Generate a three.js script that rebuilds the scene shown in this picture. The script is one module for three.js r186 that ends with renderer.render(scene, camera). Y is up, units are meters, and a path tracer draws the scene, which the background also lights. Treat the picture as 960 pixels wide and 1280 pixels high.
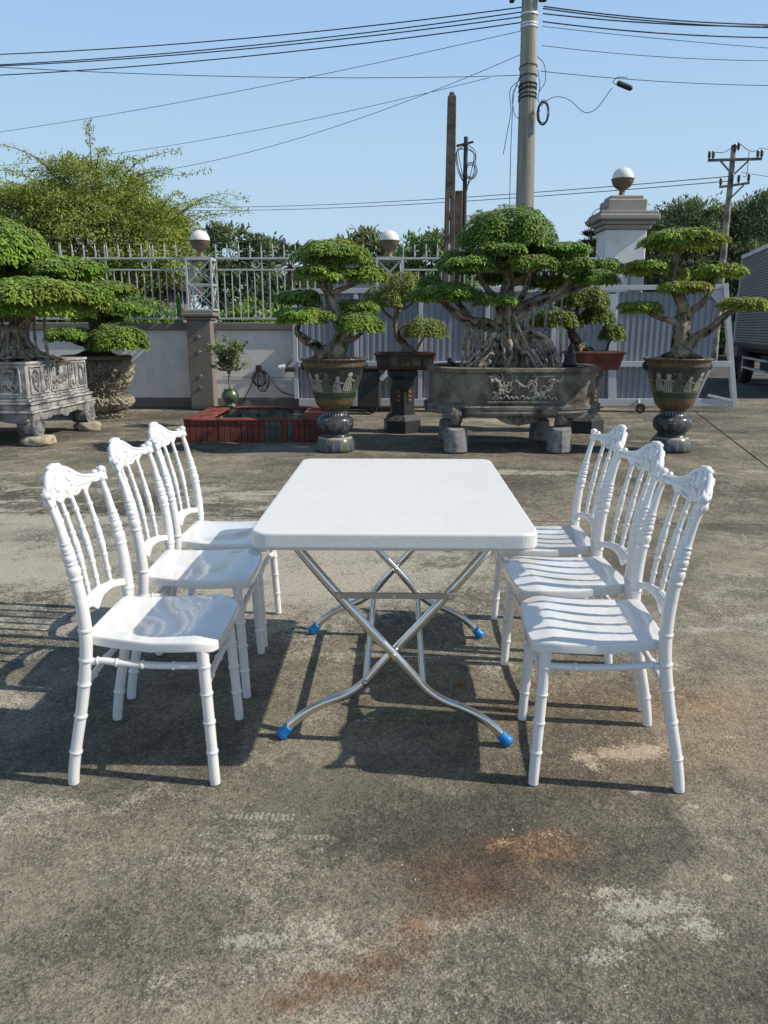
import * as THREE from 'three';
import { mergeGeometries, mergeVertices } from 'three/addons/utils/BufferGeometryUtils.js';

// ---------------------------------------------------------------- camera, sky, sun, exposure
const scene = new THREE.Scene();
const renderer = new THREE.WebGLRenderer({ antialias: true });
renderer.toneMapping = THREE.LinearToneMapping;
renderer.toneMappingExposure = 1.0;
renderer.shadowMap.enabled = true;
renderer.setSize(768, 1024);

const camera = new THREE.PerspectiveCamera(67.32, 0.75, 0.05, 900);
camera.position.set(0, 1.27, 0);
camera.rotation.set(THREE.MathUtils.degToRad(-13.5), 0, 0);

const sunDir = new THREE.Vector3(0.753, 0.649, 0.102).normalize();
const sun = new THREE.DirectionalLight(new THREE.Color(1, 0.92, 0.78), 4.75);
sun.position.copy(sunDir).multiplyScalar(60);
sun.castShadow = true;
sun.shadow.mapSize.set(4096, 4096);
Object.assign(sun.shadow.camera, { left: -30, right: 30, top: 30, bottom: -30, near: 1, far: 160 });
sun.shadow.radius = 1;
scene.add(sun, sun.target);

{
  const W = 512, H = 256, data = new Float32Array(W * H * 4);
  const stops = [[-1, .16, .15, .13], [-0.06, .30, .31, .31], [0.0, .55, .69, .80], [0.07, .52, .69, .84], [0.2, .445, .645, .85], [0.36, .335, .545, .86], [0.5, .22, .345, .54], [0.7, .145, .225, .36], [1, .105, .165, .275]];
  for (let j = 0; j < H; j++) {
    const el = ((j + .5) / H - .5) * Math.PI, s = Math.sin(el);
    let k = 0; while (k < stops.length - 2 && s > stops[k + 1][0]) k++;
    const a = stops[k], b = stops[k + 1], t = Math.min(1, Math.max(0, (s - a[0]) / (b[0] - a[0])));
    for (let i = 0; i < W; i++) {
      const az = ((i + .5) / W - .5) * 2 * Math.PI, c = Math.cos(el);
      const d = c * Math.cos(az) * sunDir.x + s * sunDir.y + c * Math.sin(az) * sunDir.z;
      const g = .35 * Math.pow(Math.max(0, d), 10) + .05 * Math.pow(Math.max(0, d), 2);
      const o = (j * W + i) * 4;
      for (let q = 0; q < 3; q++) data[o + q] = (a[q + 1] + (b[q + 1] - a[q + 1]) * t) * (1 + g * [1.25, 1, .75][q]);
      data[o + 3] = 1;
    }
  }
  const sky = new THREE.DataTexture(data, W, H, THREE.RGBAFormat, THREE.FloatType);
  sky.mapping = THREE.EquirectangularReflectionMapping;
  sky.magFilter = sky.minFilter = THREE.LinearFilter;
  sky.needsUpdate = true;
  scene.background = sky; scene.environment = sky;
}

// ---------------------------------------------------------------- helpers
const V = (x, y, z) => new THREE.Vector3(x, y, z);
function mulberry(a) { return () => { a |= 0; a = a + 0x6D2B79F5 | 0; let t = Math.imul(a ^ a >>> 15, 1 | a); t = t + Math.imul(t ^ t >>> 7, 61 | t) ^ t; return ((t ^ t >>> 14) >>> 0) / 4294967296; }; }
const lerp = (a, b, t) => a + (b - a) * t;
const clamp = (x, a = 0, b = 1) => Math.min(b, Math.max(a, x));
const smooth = (a, b, x) => { const t = clamp((x - a) / (b - a)); return t * t * (3 - 2 * t); };
function table(rows, x, c = 1) {
  if (x <= rows[0][0]) return rows[0][c];
  for (let i = 1; i < rows.length; i++) if (x <= rows[i][0]) return lerp(rows[i - 1][c], rows[i][c], (x - rows[i - 1][0]) / (rows[i][0] - rows[i - 1][0] || 1));
  return rows[rows.length - 1][c];
}
function stable(rows, x, c = 1) {                      // Catmull-Rom through a table
  let i = 0; while (i < rows.length - 2 && x > rows[i + 1][0]) i++;
  const p = k => rows[clamp(k, 0, rows.length - 1)][c], t = clamp((x - rows[i][0]) / (rows[i + 1][0] - rows[i][0]));
  const a = p(i - 1), b = p(i), d = p(i + 1), e = p(i + 2);
  return .5 * (2 * b + (d - a) * t + (2 * a - 5 * b + 4 * d - e) * t * t + (3 * b - a - 3 * d + e) * t * t * t);
}
const used = new Map();
function numbered(n) { const k = used.get(n) || 0; used.set(n, k + 1); return k ? `${n}_${String(k).padStart(3, '0')}` : n; }
function shadowed(o) { o.traverse(m => { if (m.isMesh) { m.castShadow = true; m.receiveShadow = true; } }); return o; }
function mesh(name, geo, mat, parent) { const m = new THREE.Mesh(Array.isArray(geo) ? merge(geo) : geo, mat); m.name = name; m.castShadow = m.receiveShadow = true; if (parent) parent.add(m); return m; }
function thing(name, label, category, pos = [0, 0, 0], turn = 0, group) {
  const g = new THREE.Group(); g.name = numbered(name); g.position.set(...pos); g.rotation.y = turn;
  g.userData = { label, category }; if (group) g.userData.group = group; scene.add(g); return g;
}
function tag(m, label, category, group) { m.name = numbered(m.name); m.userData = { label, category }; if (group) m.userData.group = group; scene.add(m); return m; }
function structure(m) { m.userData.kind = 'structure'; scene.add(m); return m; }
function copy(o, pos, turn, label) { const c = o.clone(); c.name = numbered(o.name.replace(/_\d{3}$/, '')); c.userData = { ...o.userData }; if (label) c.userData.label = label; c.position.set(...pos); c.rotation.y = turn; scene.add(c); return c; }
function strip(g) { const o = g.index ? g.toNonIndexed() : g; for (const k of Object.keys(o.attributes)) if (!['position', 'normal', 'uv'].includes(k)) o.deleteAttribute(k); if (!o.attributes.normal) o.computeVertexNormals(); if (!o.attributes.uv) o.setAttribute('uv', new THREE.BufferAttribute(new Float32Array(o.attributes.position.count * 2), 2)); o.morphAttributes = {}; return o; }
function merge(list) { return list.length === 1 ? list[0] : mergeGeometries(list.map(strip)); }
const at = (g, x, y, z) => g.translate(x, y, z);
function uvm(g, s = 1) {                               // uv in metres by the axis each face looks along
  g = strip(g); const p = g.attributes.position, uv = g.attributes.uv, a = V(), b = V(), c = V(), n = V();
  for (let i = 0; i < p.count; i += 3) {
    a.fromBufferAttribute(p, i); b.fromBufferAttribute(p, i + 1); c.fromBufferAttribute(p, i + 2);
    n.copy(b).sub(a).cross(c.clone().sub(a)); const ax = Math.abs(n.x), ay = Math.abs(n.y), az = Math.abs(n.z);
    [a, b, c].forEach((q, k) => { if (ay >= ax && ay >= az) uv.setXY(i + k, q.x * s, q.z * s); else if (ax >= az) uv.setXY(i + k, q.z * s, q.y * s); else uv.setXY(i + k, q.x * s, q.y * s); });
  }
  return g;
}
function cbox(w, h, d, x = 0, y = 0, z = 0, b = 0.006) {     // chamfered box, centre at x y z, 44 triangles
  b = Math.min(b, w * .3, h * .3, d * .3);
  const P = [], I = [], X = w / 2, Y = h / 2, Z = d / 2, id = new Map();
  const key = (sx, sy, sz, f) => { const k = `${sx},${sy},${sz},${f}`; if (!id.has(k)) { P.push(sx * (f === 0 ? X : X - b), sy * (f === 1 ? Y : Y - b), sz * (f === 2 ? Z : Z - b)); id.set(k, P.length / 3 - 1); } return id.get(k); };
  const quad = (a, b2, c, d2) => I.push(a, b2, c, a, c, d2);
  const face = (pts) => { const [a, b2, c] = pts.map(i => V(P[3 * i], P[3 * i + 1], P[3 * i + 2])); const n = b2.clone().sub(a).cross(c.clone().sub(a)); if (n.dot(a.clone().add(b2).add(c)) < 0) pts.reverse(); if (pts.length === 4) quad(...pts); else I.push(...pts); };
  for (const s of [-1, 1]) { face([key(s, -1, -1, 0), key(s, 1, -1, 0), key(s, 1, 1, 0), key(s, -1, 1, 0)]); face([key(-1, s, -1, 1), key(1, s, -1, 1), key(1, s, 1, 1), key(-1, s, 1, 1)]); face([key(-1, -1, s, 2), key(1, -1, s, 2), key(1, 1, s, 2), key(-1, 1, s, 2)]); }
  for (const s of [-1, 1]) for (const t of [-1, 1]) { face([key(s, t, -1, 0), key(s, t, 1, 0), key(s, t, 1, 1), key(s, t, -1, 1)]); face([key(s, -1, t, 0), key(s, 1, t, 0), key(s, 1, t, 2), key(s, -1, t, 2)]); face([key(-1, s, t, 1), key(1, s, t, 1), key(1, s, t, 2), key(-1, s, t, 2)]); }
  for (const s of [-1, 1]) for (const t of [-1, 1]) for (const u of [-1, 1]) face([key(s, t, u, 0), key(s, t, u, 1), key(s, t, u, 2)]);
  let g = new THREE.BufferGeometry(); g.setAttribute('position', new THREE.Float32BufferAttribute(P, 3)); g.setIndex(I); g = g.toNonIndexed(); g.computeVertexNormals();
  g.translate(x, y, z); return uvm(g);
}
function bar(a, b, w, d = w, bev = .003) {                  // square bar from a to b
  const A = V(...a), B = V(...b), L = A.distanceTo(B), g = cbox(w, L, d, 0, 0, 0, bev);
  g.applyQuaternion(new THREE.Quaternion().setFromUnitVectors(V(0, 1, 0), B.clone().sub(A).normalize()));
  const m = A.add(B).multiplyScalar(.5); return g.translate(m.x, m.y, m.z);
}
function sweep(pts, rad, seg = 10, caps = true) {          // round tube through pts, rad: number | array | fn(t)
  const n = pts.length, R = i => typeof rad === 'function' ? rad(i / (n - 1), i) : Array.isArray(rad) ? rad[i] : rad;
  const P = [], N = [], U = [], I = []; let nx = null, len = 0;
  for (let i = 0; i < n; i++) {
    const t = pts[Math.min(n - 1, i + 1)].clone().sub(pts[Math.max(0, i - 1)]).normalize();
    if (!nx) { nx = Math.abs(t.y) < .9 ? V(0, 1, 0) : V(1, 0, 0); }
    nx = nx.clone().sub(t.clone().multiplyScalar(nx.dot(t))).normalize();
    const bx = t.clone().cross(nx), r = R(i); if (i) len += pts[i].distanceTo(pts[i - 1]);
    for (let k = 0; k <= seg; k++) { const a = k / seg * Math.PI * 2, c = Math.cos(a), s = Math.sin(a); P.push(pts[i].x + (nx.x * c + bx.x * s) * r, pts[i].y + (nx.y * c + bx.y * s) * r, pts[i].z + (nx.z * c + bx.z * s) * r); U.push(k / seg * Math.PI * 2 * R(0), len); }
  }
  const w = seg + 1;
  for (let i = 0; i < n - 1; i++) for (let k = 0; k < seg; k++) { const a = i * w + k; I.push(a, a + 1, a + w, a + 1, a + w + 1, a + w); }
  if (caps) for (const i of [0, n - 1]) { const c = P.length / 3; P.push(pts[i].x, pts[i].y, pts[i].z); U.push(0, 0); for (let k = 0; k < seg; k++) { const a = i * w + k; i ? I.push(a, a + 1, c) : I.push(a + 1, a, c); } }
  const g = new THREE.BufferGeometry(); g.setAttribute('position', new THREE.Float32BufferAttribute(P, 3)); g.setAttribute('uv', new THREE.Float32BufferAttribute(U, 2)); g.setIndex(I);
  g.computeVertexNormals();
  const q = g.attributes.normal;                            // weld the seam
  for (let i = 0; i < n; i++) { const a = i * w, b = a + seg; const v = V(q.getX(a) + q.getX(b), q.getY(a) + q.getY(b), q.getZ(a) + q.getZ(b)).normalize(); q.setXYZ(a, v.x, v.y, v.z); q.setXYZ(b, v.x, v.y, v.z); }
  return g;
}
const curve = (pts, n = 24) => new THREE.CatmullRomCurve3(pts.map(p => p.isVector3 ? p : V(...p))).getPoints(n);
const lathe = (rows, seg = 40) => new THREE.LatheGeometry(rows.map(r => new THREE.Vector2(Math.max(1e-4, r[0]), r[1])), seg);
function tri2(outline, hole) { const s = new THREE.Shape(outline.map(p => new THREE.Vector2(...p))); if (hole) s.holes.push(new THREE.Path(hole.map(p => new THREE.Vector2(...p)))); return s; }

// ---------------------------------------------------------------- noise tiles and textures
function tileFbm(N, base, oct, seed, gain = .5) {
  const out = new Float32Array(N * N); let amp = 1;
  for (let o = 0; o < oct; o++) {
    const f = base << o; if (f > N) break;
    const r = mulberry(seed + o * 97), L = new Float32Array(f * f); for (let i = 0; i < L.length; i++) L[i] = r() - .5;
    for (let y = 0; y < N; y++) { const gy = y / N * f, y0 = Math.floor(gy), ty = gy - y0, sy = ty * ty * (3 - 2 * ty), ra = (y0 % f) * f, rb = ((y0 + 1) % f) * f;
      for (let x = 0; x < N; x++) { const gx = x / N * f, x0 = Math.floor(gx), tx = gx - x0, sx = tx * tx * (3 - 2 * tx), xa = x0 % f, xb = (x0 + 1) % f;
        const a = L[ra + xa] + (L[ra + xb] - L[ra + xa]) * sx, b = L[rb + xa] + (L[rb + xb] - L[rb + xa]) * sx; out[y * N + x] += (a + (b - a) * sy) * amp; } }
    amp *= gain;
  }
  let m = 0, v = 0; for (const q of out) m += q; m /= out.length; for (const q of out) v += (q - m) ** 2; v = Math.sqrt(v / out.length);
  for (let i = 0; i < out.length; i++) out[i] = clamp(.5 + (out[i] - m) / v * .17, 0, 1);
  return out;
}
const NA = tileFbm(512, 4, 7, 11), NB = tileFbm(512, 4, 7, 305, .6), NC = tileFbm(512, 8, 6, 777, .75), ND = tileFbm(512, 64, 4, 1234, .9);
const NE = tileFbm(1024, 128, 4, 4321, .85);
function se(u, v, s, ca, sa) {                          // the fine tile, turned and scaled
  let a = (u * ca - v * sa) / s, b = (u * sa + v * ca) / s; a = (a - Math.floor(a)) * 1024; b = (b - Math.floor(b)) * 1024; const x = a | 0, y = b | 0, fx = a - x, fy = b - y, x0 = x & 1023, x1 = (x + 1) & 1023, p = (y & 1023) << 10, q = ((y + 1) & 1023) << 10;
  const k = NE[p + x0], l = NE[p + x1], m = NE[q + x0], n = NE[q + x1]; return k + (l - k) * fx + (m + (n - m) * fx - k - (l - k) * fx) * fy;
}
function sm(T, u, v) {                                  // bilinear lookup, u v in tiles
  u = (u - Math.floor(u)) * 512; v = (v - Math.floor(v)) * 512; const x = u | 0, y = v | 0, fx = u - x, fy = v - y, x1 = (x + 1) & 511, a = (y & 511) << 9, b = ((y + 1) & 511) << 9;
  const p = T[a + (x & 511)], q = T[a + x1], r = T[b + (x & 511)], s = T[b + x1]; return p + (q - p) * fx + (r + (s - r) * fx - p - (q - p) * fx) * fy;
}
const toS = c => c <= 0.0031308 ? c * 12.92 * 255 : (1.055 * Math.pow(c, 1 / 2.4) - .055) * 255;
const SR = new Uint8Array(4097); for (let i = 0; i <= 4096; i++) SR[i] = Math.round(clamp(toS(i / 4096), 0, 255));
function dataTex(w, h, fn, srgb = true) {
  const d = new Uint8Array(w * h * 4), c = [0, 0, 0];
  for (let j = 0; j < h; j++) for (let i = 0; i < w; i++) { fn(i, j, c); const o = (j * w + i) * 4; for (let k = 0; k < 3; k++) d[o + k] = srgb ? SR[Math.round(clamp(c[k]) * 4096)] : Math.round(clamp(c[k]) * 255); d[o + 3] = 255; }
  const t = new THREE.DataTexture(d, w, h, THREE.RGBAFormat); t.magFilter = THREE.LinearFilter; t.minFilter = THREE.LinearMipmapLinearFilter; t.generateMipmaps = true; t.wrapS = t.wrapT = THREE.RepeatWrapping;
  if (srgb) t.colorSpace = THREE.SRGBColorSpace; t.needsUpdate = true; return t;
}
function rep(t, a, b = a) { const c = t.clone(); c.repeat.set(a, b); c.needsUpdate = true; return c; }
const mottle = dataTex(512, 512, (i, j, c) => { const a = NA[j * 512 + i], b = NB[((j * 2) & 511) * 512 + ((i * 2) & 511)], d = ND[j * 512 + i]; const t = clamp(.62 + (a - .5) * .9 + (b - .5) * .5 + (d - .5) * .35); c[0] = t; c[1] = t * .985; c[2] = t * .96; });
const plasterMap = dataTex(512, 512, (i, j, c) => { const a = NA[j * 512 + i], s = sm(NB, i / 512, j / 512 * .12), d = ND[j * 512 + i]; const t = clamp(.93 + (a - .5) * .22 + (s - .5) * .2 + (d - .5) * .1); c[0] = t; c[1] = t * .99; c[2] = t * .975; });
const barkMap = dataTex(512, 512, (i, j, c) => { const a = sm(NB, i / 512 * 2, j / 512 * .5), b = NC[j * 512 + i], g = NA[((j * 3) & 511) * 512 + i]; const t = clamp(.55 + (a - .5) * 1.1 + (b - .5) * .5 + (g - .5) * .4); c[0] = t; c[1] = t * .97; c[2] = t * .92; });
const bumpA = dataTex(512, 512, (i, j, c) => { const t = NB[j * 512 + i] * .6 + ND[j * 512 + i] * .4; c[0] = c[1] = c[2] = t; }, false);
const bumpBark = dataTex(512, 512, (i, j, c) => { const t = sm(NB, i / 512 * 3, j / 512 * .7) * .7 + NC[j * 512 + i] * .3; c[0] = c[1] = c[2] = t; }, false);
const carveBump = dataTex(512, 512, (i, j, c) => { const u = sm(NA, i / 512 * 2, j / 512 * 2) * 9 + sm(NB, i / 512, j / 512) * 4; const t = .5 + .5 * Math.sin(u * 3.1) * .8; c[0] = c[1] = c[2] = clamp(t * .8 + ND[j * 512 + i] * .2); }, false);

const tableMap = dataTex(512, 512, (i, j, c) => { const d = sm(NB, i / 512 * 2, j / 512 * 2), e = sm(NC, i / 512, j / 512 * .25), f = ND[j * 512 + i]; const t = .97 + (d - .5) * .05 + (f - .5) * .03 - .025 * smooth(.72, .80, e); c[0] = t; c[1] = t; c[2] = t * .99; });
const rgb = (r, g, b) => new THREE.Color().setRGB(r, g, b);
const std = (r, g, b, roughness = .8, extra = {}) => new THREE.MeshStandardMaterial({ color: rgb(r, g, b), roughness, ...extra });
const M = {
  plastic: new THREE.MeshPhysicalMaterial({ color: rgb(.80, .80, .80), roughness: .36, clearcoat: 1, clearcoatRoughness: .07 }),
  tableTop: new THREE.MeshPhysicalMaterial({ color: rgb(.80, .80, .795), roughness: .40, map: tableMap, bumpMap: rep(bumpA, 9), bumpScale: .0007 }),
  footPad: std(.03, .03, .03, .7),
  chrome: std(.72, .70, .66, .2, { metalness: 1 }),
  steel: std(.45, .45, .44, .42, { metalness: 1 }),
  lineSteel: std(.10, .10, .10, .6),
  blueCap: new THREE.MeshPhysicalMaterial({ color: rgb(.004, .19, .50), roughness: .38 }),
  plaster: std(.83, .805, .775, .9, { map: plasterMap, bumpMap: bumpA, bumpScale: .002 }),
  taupe: std(.205, .183, .163, .85, { map: plasterMap, bumpMap: bumpA, bumpScale: .002 }),
  capTaupe: std(.36, .33, .30, .85, { map: plasterMap, bumpMap: bumpA, bumpScale: .002 }),
  railing: std(.50, .53, .54, .5, { map: rep(plasterMap, 2) }),
  gatePaint: std(.50, .53, .57, .5, { map: rep(plasterMap, 1) }),
  gateSheet: std(.27, .295, .34, .5, { map: rep(plasterMap, .7) }),
  globe: new THREE.MeshPhysicalMaterial({ color: rgb(.82, .82, .80), roughness: .3, clearcoat: .4 }),
  bronze: std(.14, .105, .07, .5),
  bark: std(.46, .385, .295, .9, { map: rep(barkMap, 2), bumpMap: rep(bumpBark, 2), bumpScale: .02 }),
  barkDark: std(.22, .17, .12, .9, { map: rep(barkMap, 2), bumpMap: rep(bumpBark, 2), bumpScale: .02 }),
  barkPale: std(.66, .57, .45, .9, { map: rep(barkMap, 3), bumpMap: rep(bumpBark, 3), bumpScale: .015 }),
  greyStone: std(.56, .565, .57, .9, { map: rep(mottle, 1.5), bumpMap: rep(bumpA, 3), bumpScale: .008 }),
  greyCarve: std(.56, .565, .57, .9, { map: rep(mottle, 1.5), bumpMap: rep(carveBump, 2.2), bumpScale: .022 }),
  darkStone: std(.30, .27, .215, .92, { map: rep(mottle, 1.3), bumpMap: rep(bumpA, 3), bumpScale: .01 }),
  darkCarve: std(.46, .43, .36, .92, { map: rep(mottle, 1.3), bumpMap: rep(carveBump, 3), bumpScale: .016 }),
  darkRelief: std(.52, .49, .42, .92, { map: rep(mottle, 3), bumpMap: rep(bumpA, 6), bumpScale: .004 }),
  sandCarve: std(.86, .77, .63, .92, { map: rep(mottle, 2), bumpMap: rep(carveBump, 2), bumpScale: .03 }),
  sandStone: std(.72, .64, .52, .92, { map: rep(mottle, 2), bumpMap: rep(bumpA, 3), bumpScale: .012 }),
  drum: std(.55, .55, .55, .92, { map: rep(mottle, 2), bumpMap: rep(carveBump, 5), bumpScale: .01 }),
  soil: std(.075, .06, .042, .95, { map: mottle, bumpMap: rep(bumpA, 4), bumpScale: .03 }),
  moss: std(.09, .10, .04, .95, { map: mottle, bumpMap: rep(bumpA, 4), bumpScale: .03 }),
  blackGlaze: new THREE.MeshPhysicalMaterial({ color: rgb(.028, .03, .038), roughness: .4, clearcoat: .4, clearcoatRoughness: .3, bumpMap: rep(carveBump, 5), bumpScale: .006 }),
  terracotta: std(.25, .075, .048, .6, { map: mottle }),
  brownPot: std(.13, .055, .032, .45, { map: mottle }),
  greenGlaze: new THREE.MeshPhysicalMaterial({ color: rgb(.10, .16, .085), roughness: .35, clearcoat: .6, clearcoatRoughness: .2, map: mottle }),
  redPaint: std(.30, .075, .05, .8, { map: rep(mottle, 2), bumpMap: rep(bumpA, 4), bumpScale: .004 }),
  redPaint2: std(.24, .06, .042, .8, { map: rep(mottle, 2), bumpMap: rep(bumpA, 4), bumpScale: .004 }),
  bareBrick: std(.16, .165, .135, .95, { map: rep(mottle, 3), bumpMap: rep(bumpA, 4), bumpScale: .006 }),
  cement: std(.30, .285, .25, .95, { map: rep(mottle, 1.2), bumpMap: rep(bumpA, 3), bumpScale: .006 }),
  poleConcrete: std(.46, .42, .36, .9, { map: rep(mottle, .8), bumpMap: rep(bumpA, 2), bumpScale: .006 }),
  poleDark: std(.20, .165, .135, .9, { map: rep(mottle, .8) }),
  wire: std(.02, .02, .022, .6),
  rubber: std(.025, .025, .026, .75),
  black: std(.03, .03, .032, .5),
  bandMetal: std(.75, .76, .78, .4, { metalness: .3 }),
  insulator: std(.06, .045, .045, .3),
  truckBox: std(.30, .29, .275, .5, { metalness: .2, map: rep(plasterMap, .5) }),
  truckTrim: std(.62, .63, .63, .45, { metalness: .4 }),
  truckDark: std(.045, .045, .047, .7),
  rock: std(.70, .61, .47, .95, { map: rep(mottle, 2), bumpMap: rep(bumpA, 4), bumpScale: .012 }),
  houseWall: std(.62, .62, .60, .9, { map: plasterMap }),
  roofTile: std(.075, .07, .065, .85, { map: mottle }),
  glass: new THREE.MeshPhysicalMaterial({ color: rgb(.02, .025, .03), roughness: .1 }),
};
function leafMat(r, g, b, gloss = .5) { return new THREE.MeshPhysicalMaterial({ color: rgb(r, g, b), roughness: .95, transmission: .34, thickness: 0, clearcoat: gloss * 1.3, clearcoatRoughness: .28, side: THREE.DoubleSide }); }

// ---------------------------------------------------------------- ground
const rustSpots = [[.38, -1.71, .11, .075, 1.15], [.24, -1.64, .19, .12, .62], [.20, -1.56, .11, .07, 1], [.145, -1.48, .06, .05, .75], [.09, -1.40, .05, .05, .75], [.045, -1.335, .05, .045, .85], [-.01, -1.27, .06, .04, .95], [-.08, -1.21, .07, .04, 1], [-.15, -1.17, .08, .04, .8], [.95, -2.42, .40, .16, .5], [.62, -2.40, .25, .12, .35], [.9, -2.15, .5, .2, .25]];
// worn places: centre, half sizes, strength
const paleSpots = [[.795, -2.14, .10, .04, 1.1], [.70, -2.23, .06, .03, .7], [.62, -2.09, .04, .06, 1], [.62, -1.47, .12, .035, 1], [.53, -1.52, .09, .025, .9], [.68, -1.41, .05, .04, 1.1], [.58, -1.40, .06, .03, .8], [.47, -1.33, .07, .03, .8], [.10, -1.41, .05, .015, 1], [.03, -1.37, .06, .02, .9], [.828, -1.564, .012, .010, 1.6], [.573, -2.105, .03, .03, .9], [.50, -1.27, .16, .05, .55], [-.25, -1.38, .10, .03, .75], [-.18, -1.33, .10, .02, .6], [-.40, -1.62, .24, .09, .35], [-.20, -1.50, .16, .08, .42], [-.45, -1.27, .14, .05, .5], [.42, -1.72, .08, .05, .5], [1.05, -2.75, .14, .05, .8], [1.5, -3.1, .30, .05, .8], [1.75, -3.25, .25, .08, .8], [1.2, -3.6, .3, .04, .7], [1.5, -3.9, .4, .03, .6], [1.1, -2.5, .2, .02, .6], [.1, -3.7, .6, .22, .85], [-.2, -3.3, .4, .2, .75], [-.05, -2.35, .06, .03, .7], [.35, -2.9, .14, .06, .7], [-1.6, -4.3, 1.4, .4, .85], [-1.1, -3.6, 1.1, .35, .9], [-1.9, -3.2, .5, .12, .9], [-.9, -2.95, .4, .1, .7], [-1.3, -2.45, .18, .08, .8], [-2.2, -3.9, .7, .4, .8], [-.2, -4.4, .8, .25, .6], [.85, -1.85, .02, .01, 1.4], [.72, -1.93, .03, .008, 1.3], [.66, -1.80, .02, .01, 1.1], [1.1, -2.2, .02, .01, 1.2], [.9, -1.35, .05, .05, .7]];
const treads = [[-.34, -1.81, .20, .015, .05], [-.47, -1.63, .13, .018, -.03], [-.16, -1.72, .22, .010, .04], [-.50, -1.42, .12, .015, .02]];
const wr = mulberry(99);
function groundColor(x, z, c) {
  const far = smooth(-5.0, -5.5, z);
  const big = sm(NA, x / 7.3 + .13, z / 7.3 + .41), mid = sm(NB, (x * .91 + z * .41) / 2.3 + .7, (z * .91 - x * .41) / 2.3 + .2), fine = sm(NC, (x * .8 - z * .6) / .83 + .37, (x * .6 + z * .8) / .83 + .11), gr = se(x, z, .93, .89, .456), gr2 = se(x, z, 2.3, .454, .891), gr3 = se(x, z, .47, -.6, .8);
  const gn = (gr - .5) * .75 + (gr2 - .5) * .45 + (gr3 - .5) * 1.5;
  let t = clamp(.40 + (big - .5) * .75 + (mid - .5) * .75 + (wr() - .5) * .46 + (fine - .5) * .5 + gn * .85);
  let r = lerp(.070, .330, t), g = lerp(.0625, .290, t), b = lerp(.047, .214, t);
  // worn skin: where P is high more of the pale grain shows
  const wx = x + (mid - .5) * .9 + (fine - .5) * .2, wz = z + (big - .5) * .8 + (fine - .5) * .2;
  const lay = sm(NA, wx / 2.6 + .2, wz / 1.5 + .6);
  let P = .18 + (lay - .5) * 1.2 + (mid - .5) * .8 + 0;
  if (far > 0) P = lerp(P, -.02 + (sm(NB, x / 6.2 + .3, z / 2.0 + .15) - .5) * 2.0 + (sm(NC, x / 2.1 + .1, z / .5 + .4) - .5) * .9 + (fine - .5) * .5, far);
  P += .85 * smooth(-2.6, -3.5, z + (mid - .5) * 1.2) * smooth(-6.15, -5.75, z + (big - .5) * 1.4 + (fine - .5) * .3) * smooth(1.5, -.5, x + (mid - .5) * 1.5);
  for (const s of paleSpots) { const dx = (x + (fine - .5) * .10 - s[0]) / s[2], dz = (z + (mid - .5) * .06 + (gr2 - .5) * .03 - s[1]) / s[3], d = dx * dx + dz * dz; if (d < 5) P = Math.max(P, s[4] * Math.exp(-d * .6) + (fine - .5) * .5); }
  for (const s of treads) { const dx = x - s[0], dz = z - s[1] - dx * s[4]; if (Math.abs(dx) < s[2] && Math.abs(dz) < s[3]) { const k = ((dx + 3) / .014 + fine * .7) % 1; if (k > .45) P += .46 * (1 - Math.abs(dx) / s[2]); } }
  const p = smooth(.47, .98, P * .95 + gn * .55 + (fine - .5) * .35) * .82;
  const pk = .85 + gn * .35; r = lerp(r, .52 * pk, p); g = lerp(g, .478 * pk, p); b = lerp(b, .392 * pk, p);
  // dark greasy stains
  const dk = smooth(.54, .72, sm(NB, wx / 2.2 + .55, wz / 1.6 + .8) * .7 + fine * .3) * .42 * (1 - p * .7); r *= 1 - dk; g *= 1 - dk * .97; b *= 1 - dk * .92;
  // rust
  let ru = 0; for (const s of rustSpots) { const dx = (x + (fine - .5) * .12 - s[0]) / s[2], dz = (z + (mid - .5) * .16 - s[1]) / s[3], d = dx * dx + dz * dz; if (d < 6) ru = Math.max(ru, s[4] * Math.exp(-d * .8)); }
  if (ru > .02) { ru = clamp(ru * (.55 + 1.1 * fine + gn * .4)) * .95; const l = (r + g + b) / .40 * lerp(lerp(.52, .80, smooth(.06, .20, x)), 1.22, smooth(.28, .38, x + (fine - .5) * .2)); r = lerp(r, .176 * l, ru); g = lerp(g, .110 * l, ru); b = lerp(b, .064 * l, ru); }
  // single light and dark grit
  const sp = se(x + 3, z + 1, .71, .28, .96); if (sp > .84) { const k = (sp - .84) * 4; r += k * .40; g += k * .37; b += k * .31; } else if (sp < .17) { const k = 1 - (.17 - sp) * 3.2; r *= k; g *= k; b *= k; }
  c[0] = r; c[1] = g; c[2] = b;
}
const grit = dataTex(1024, 1024, (i, j, c) => { c[0] = c[1] = c[2] = NE[j * 1024 + i]; }, false);
function groundMat(x0, x1, z0, z1, w, h) {               // a concrete skin over one rectangle of the yard
  const t = dataTex(w, h, (i, j, c) => groundColor(lerp(x0, x1, (i + .5) / w), lerp(z0, z1, (j + .5) / h), c));
  t.wrapS = t.wrapT = THREE.ClampToEdgeWrapping;
  const bm = rep(grit, (x1 - x0) / .87, Math.abs(z1 - z0) / .79);
  return new THREE.MeshStandardMaterial({ map: t, roughness: .88, bumpMap: bm, bumpScale: .003 });
}
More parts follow.
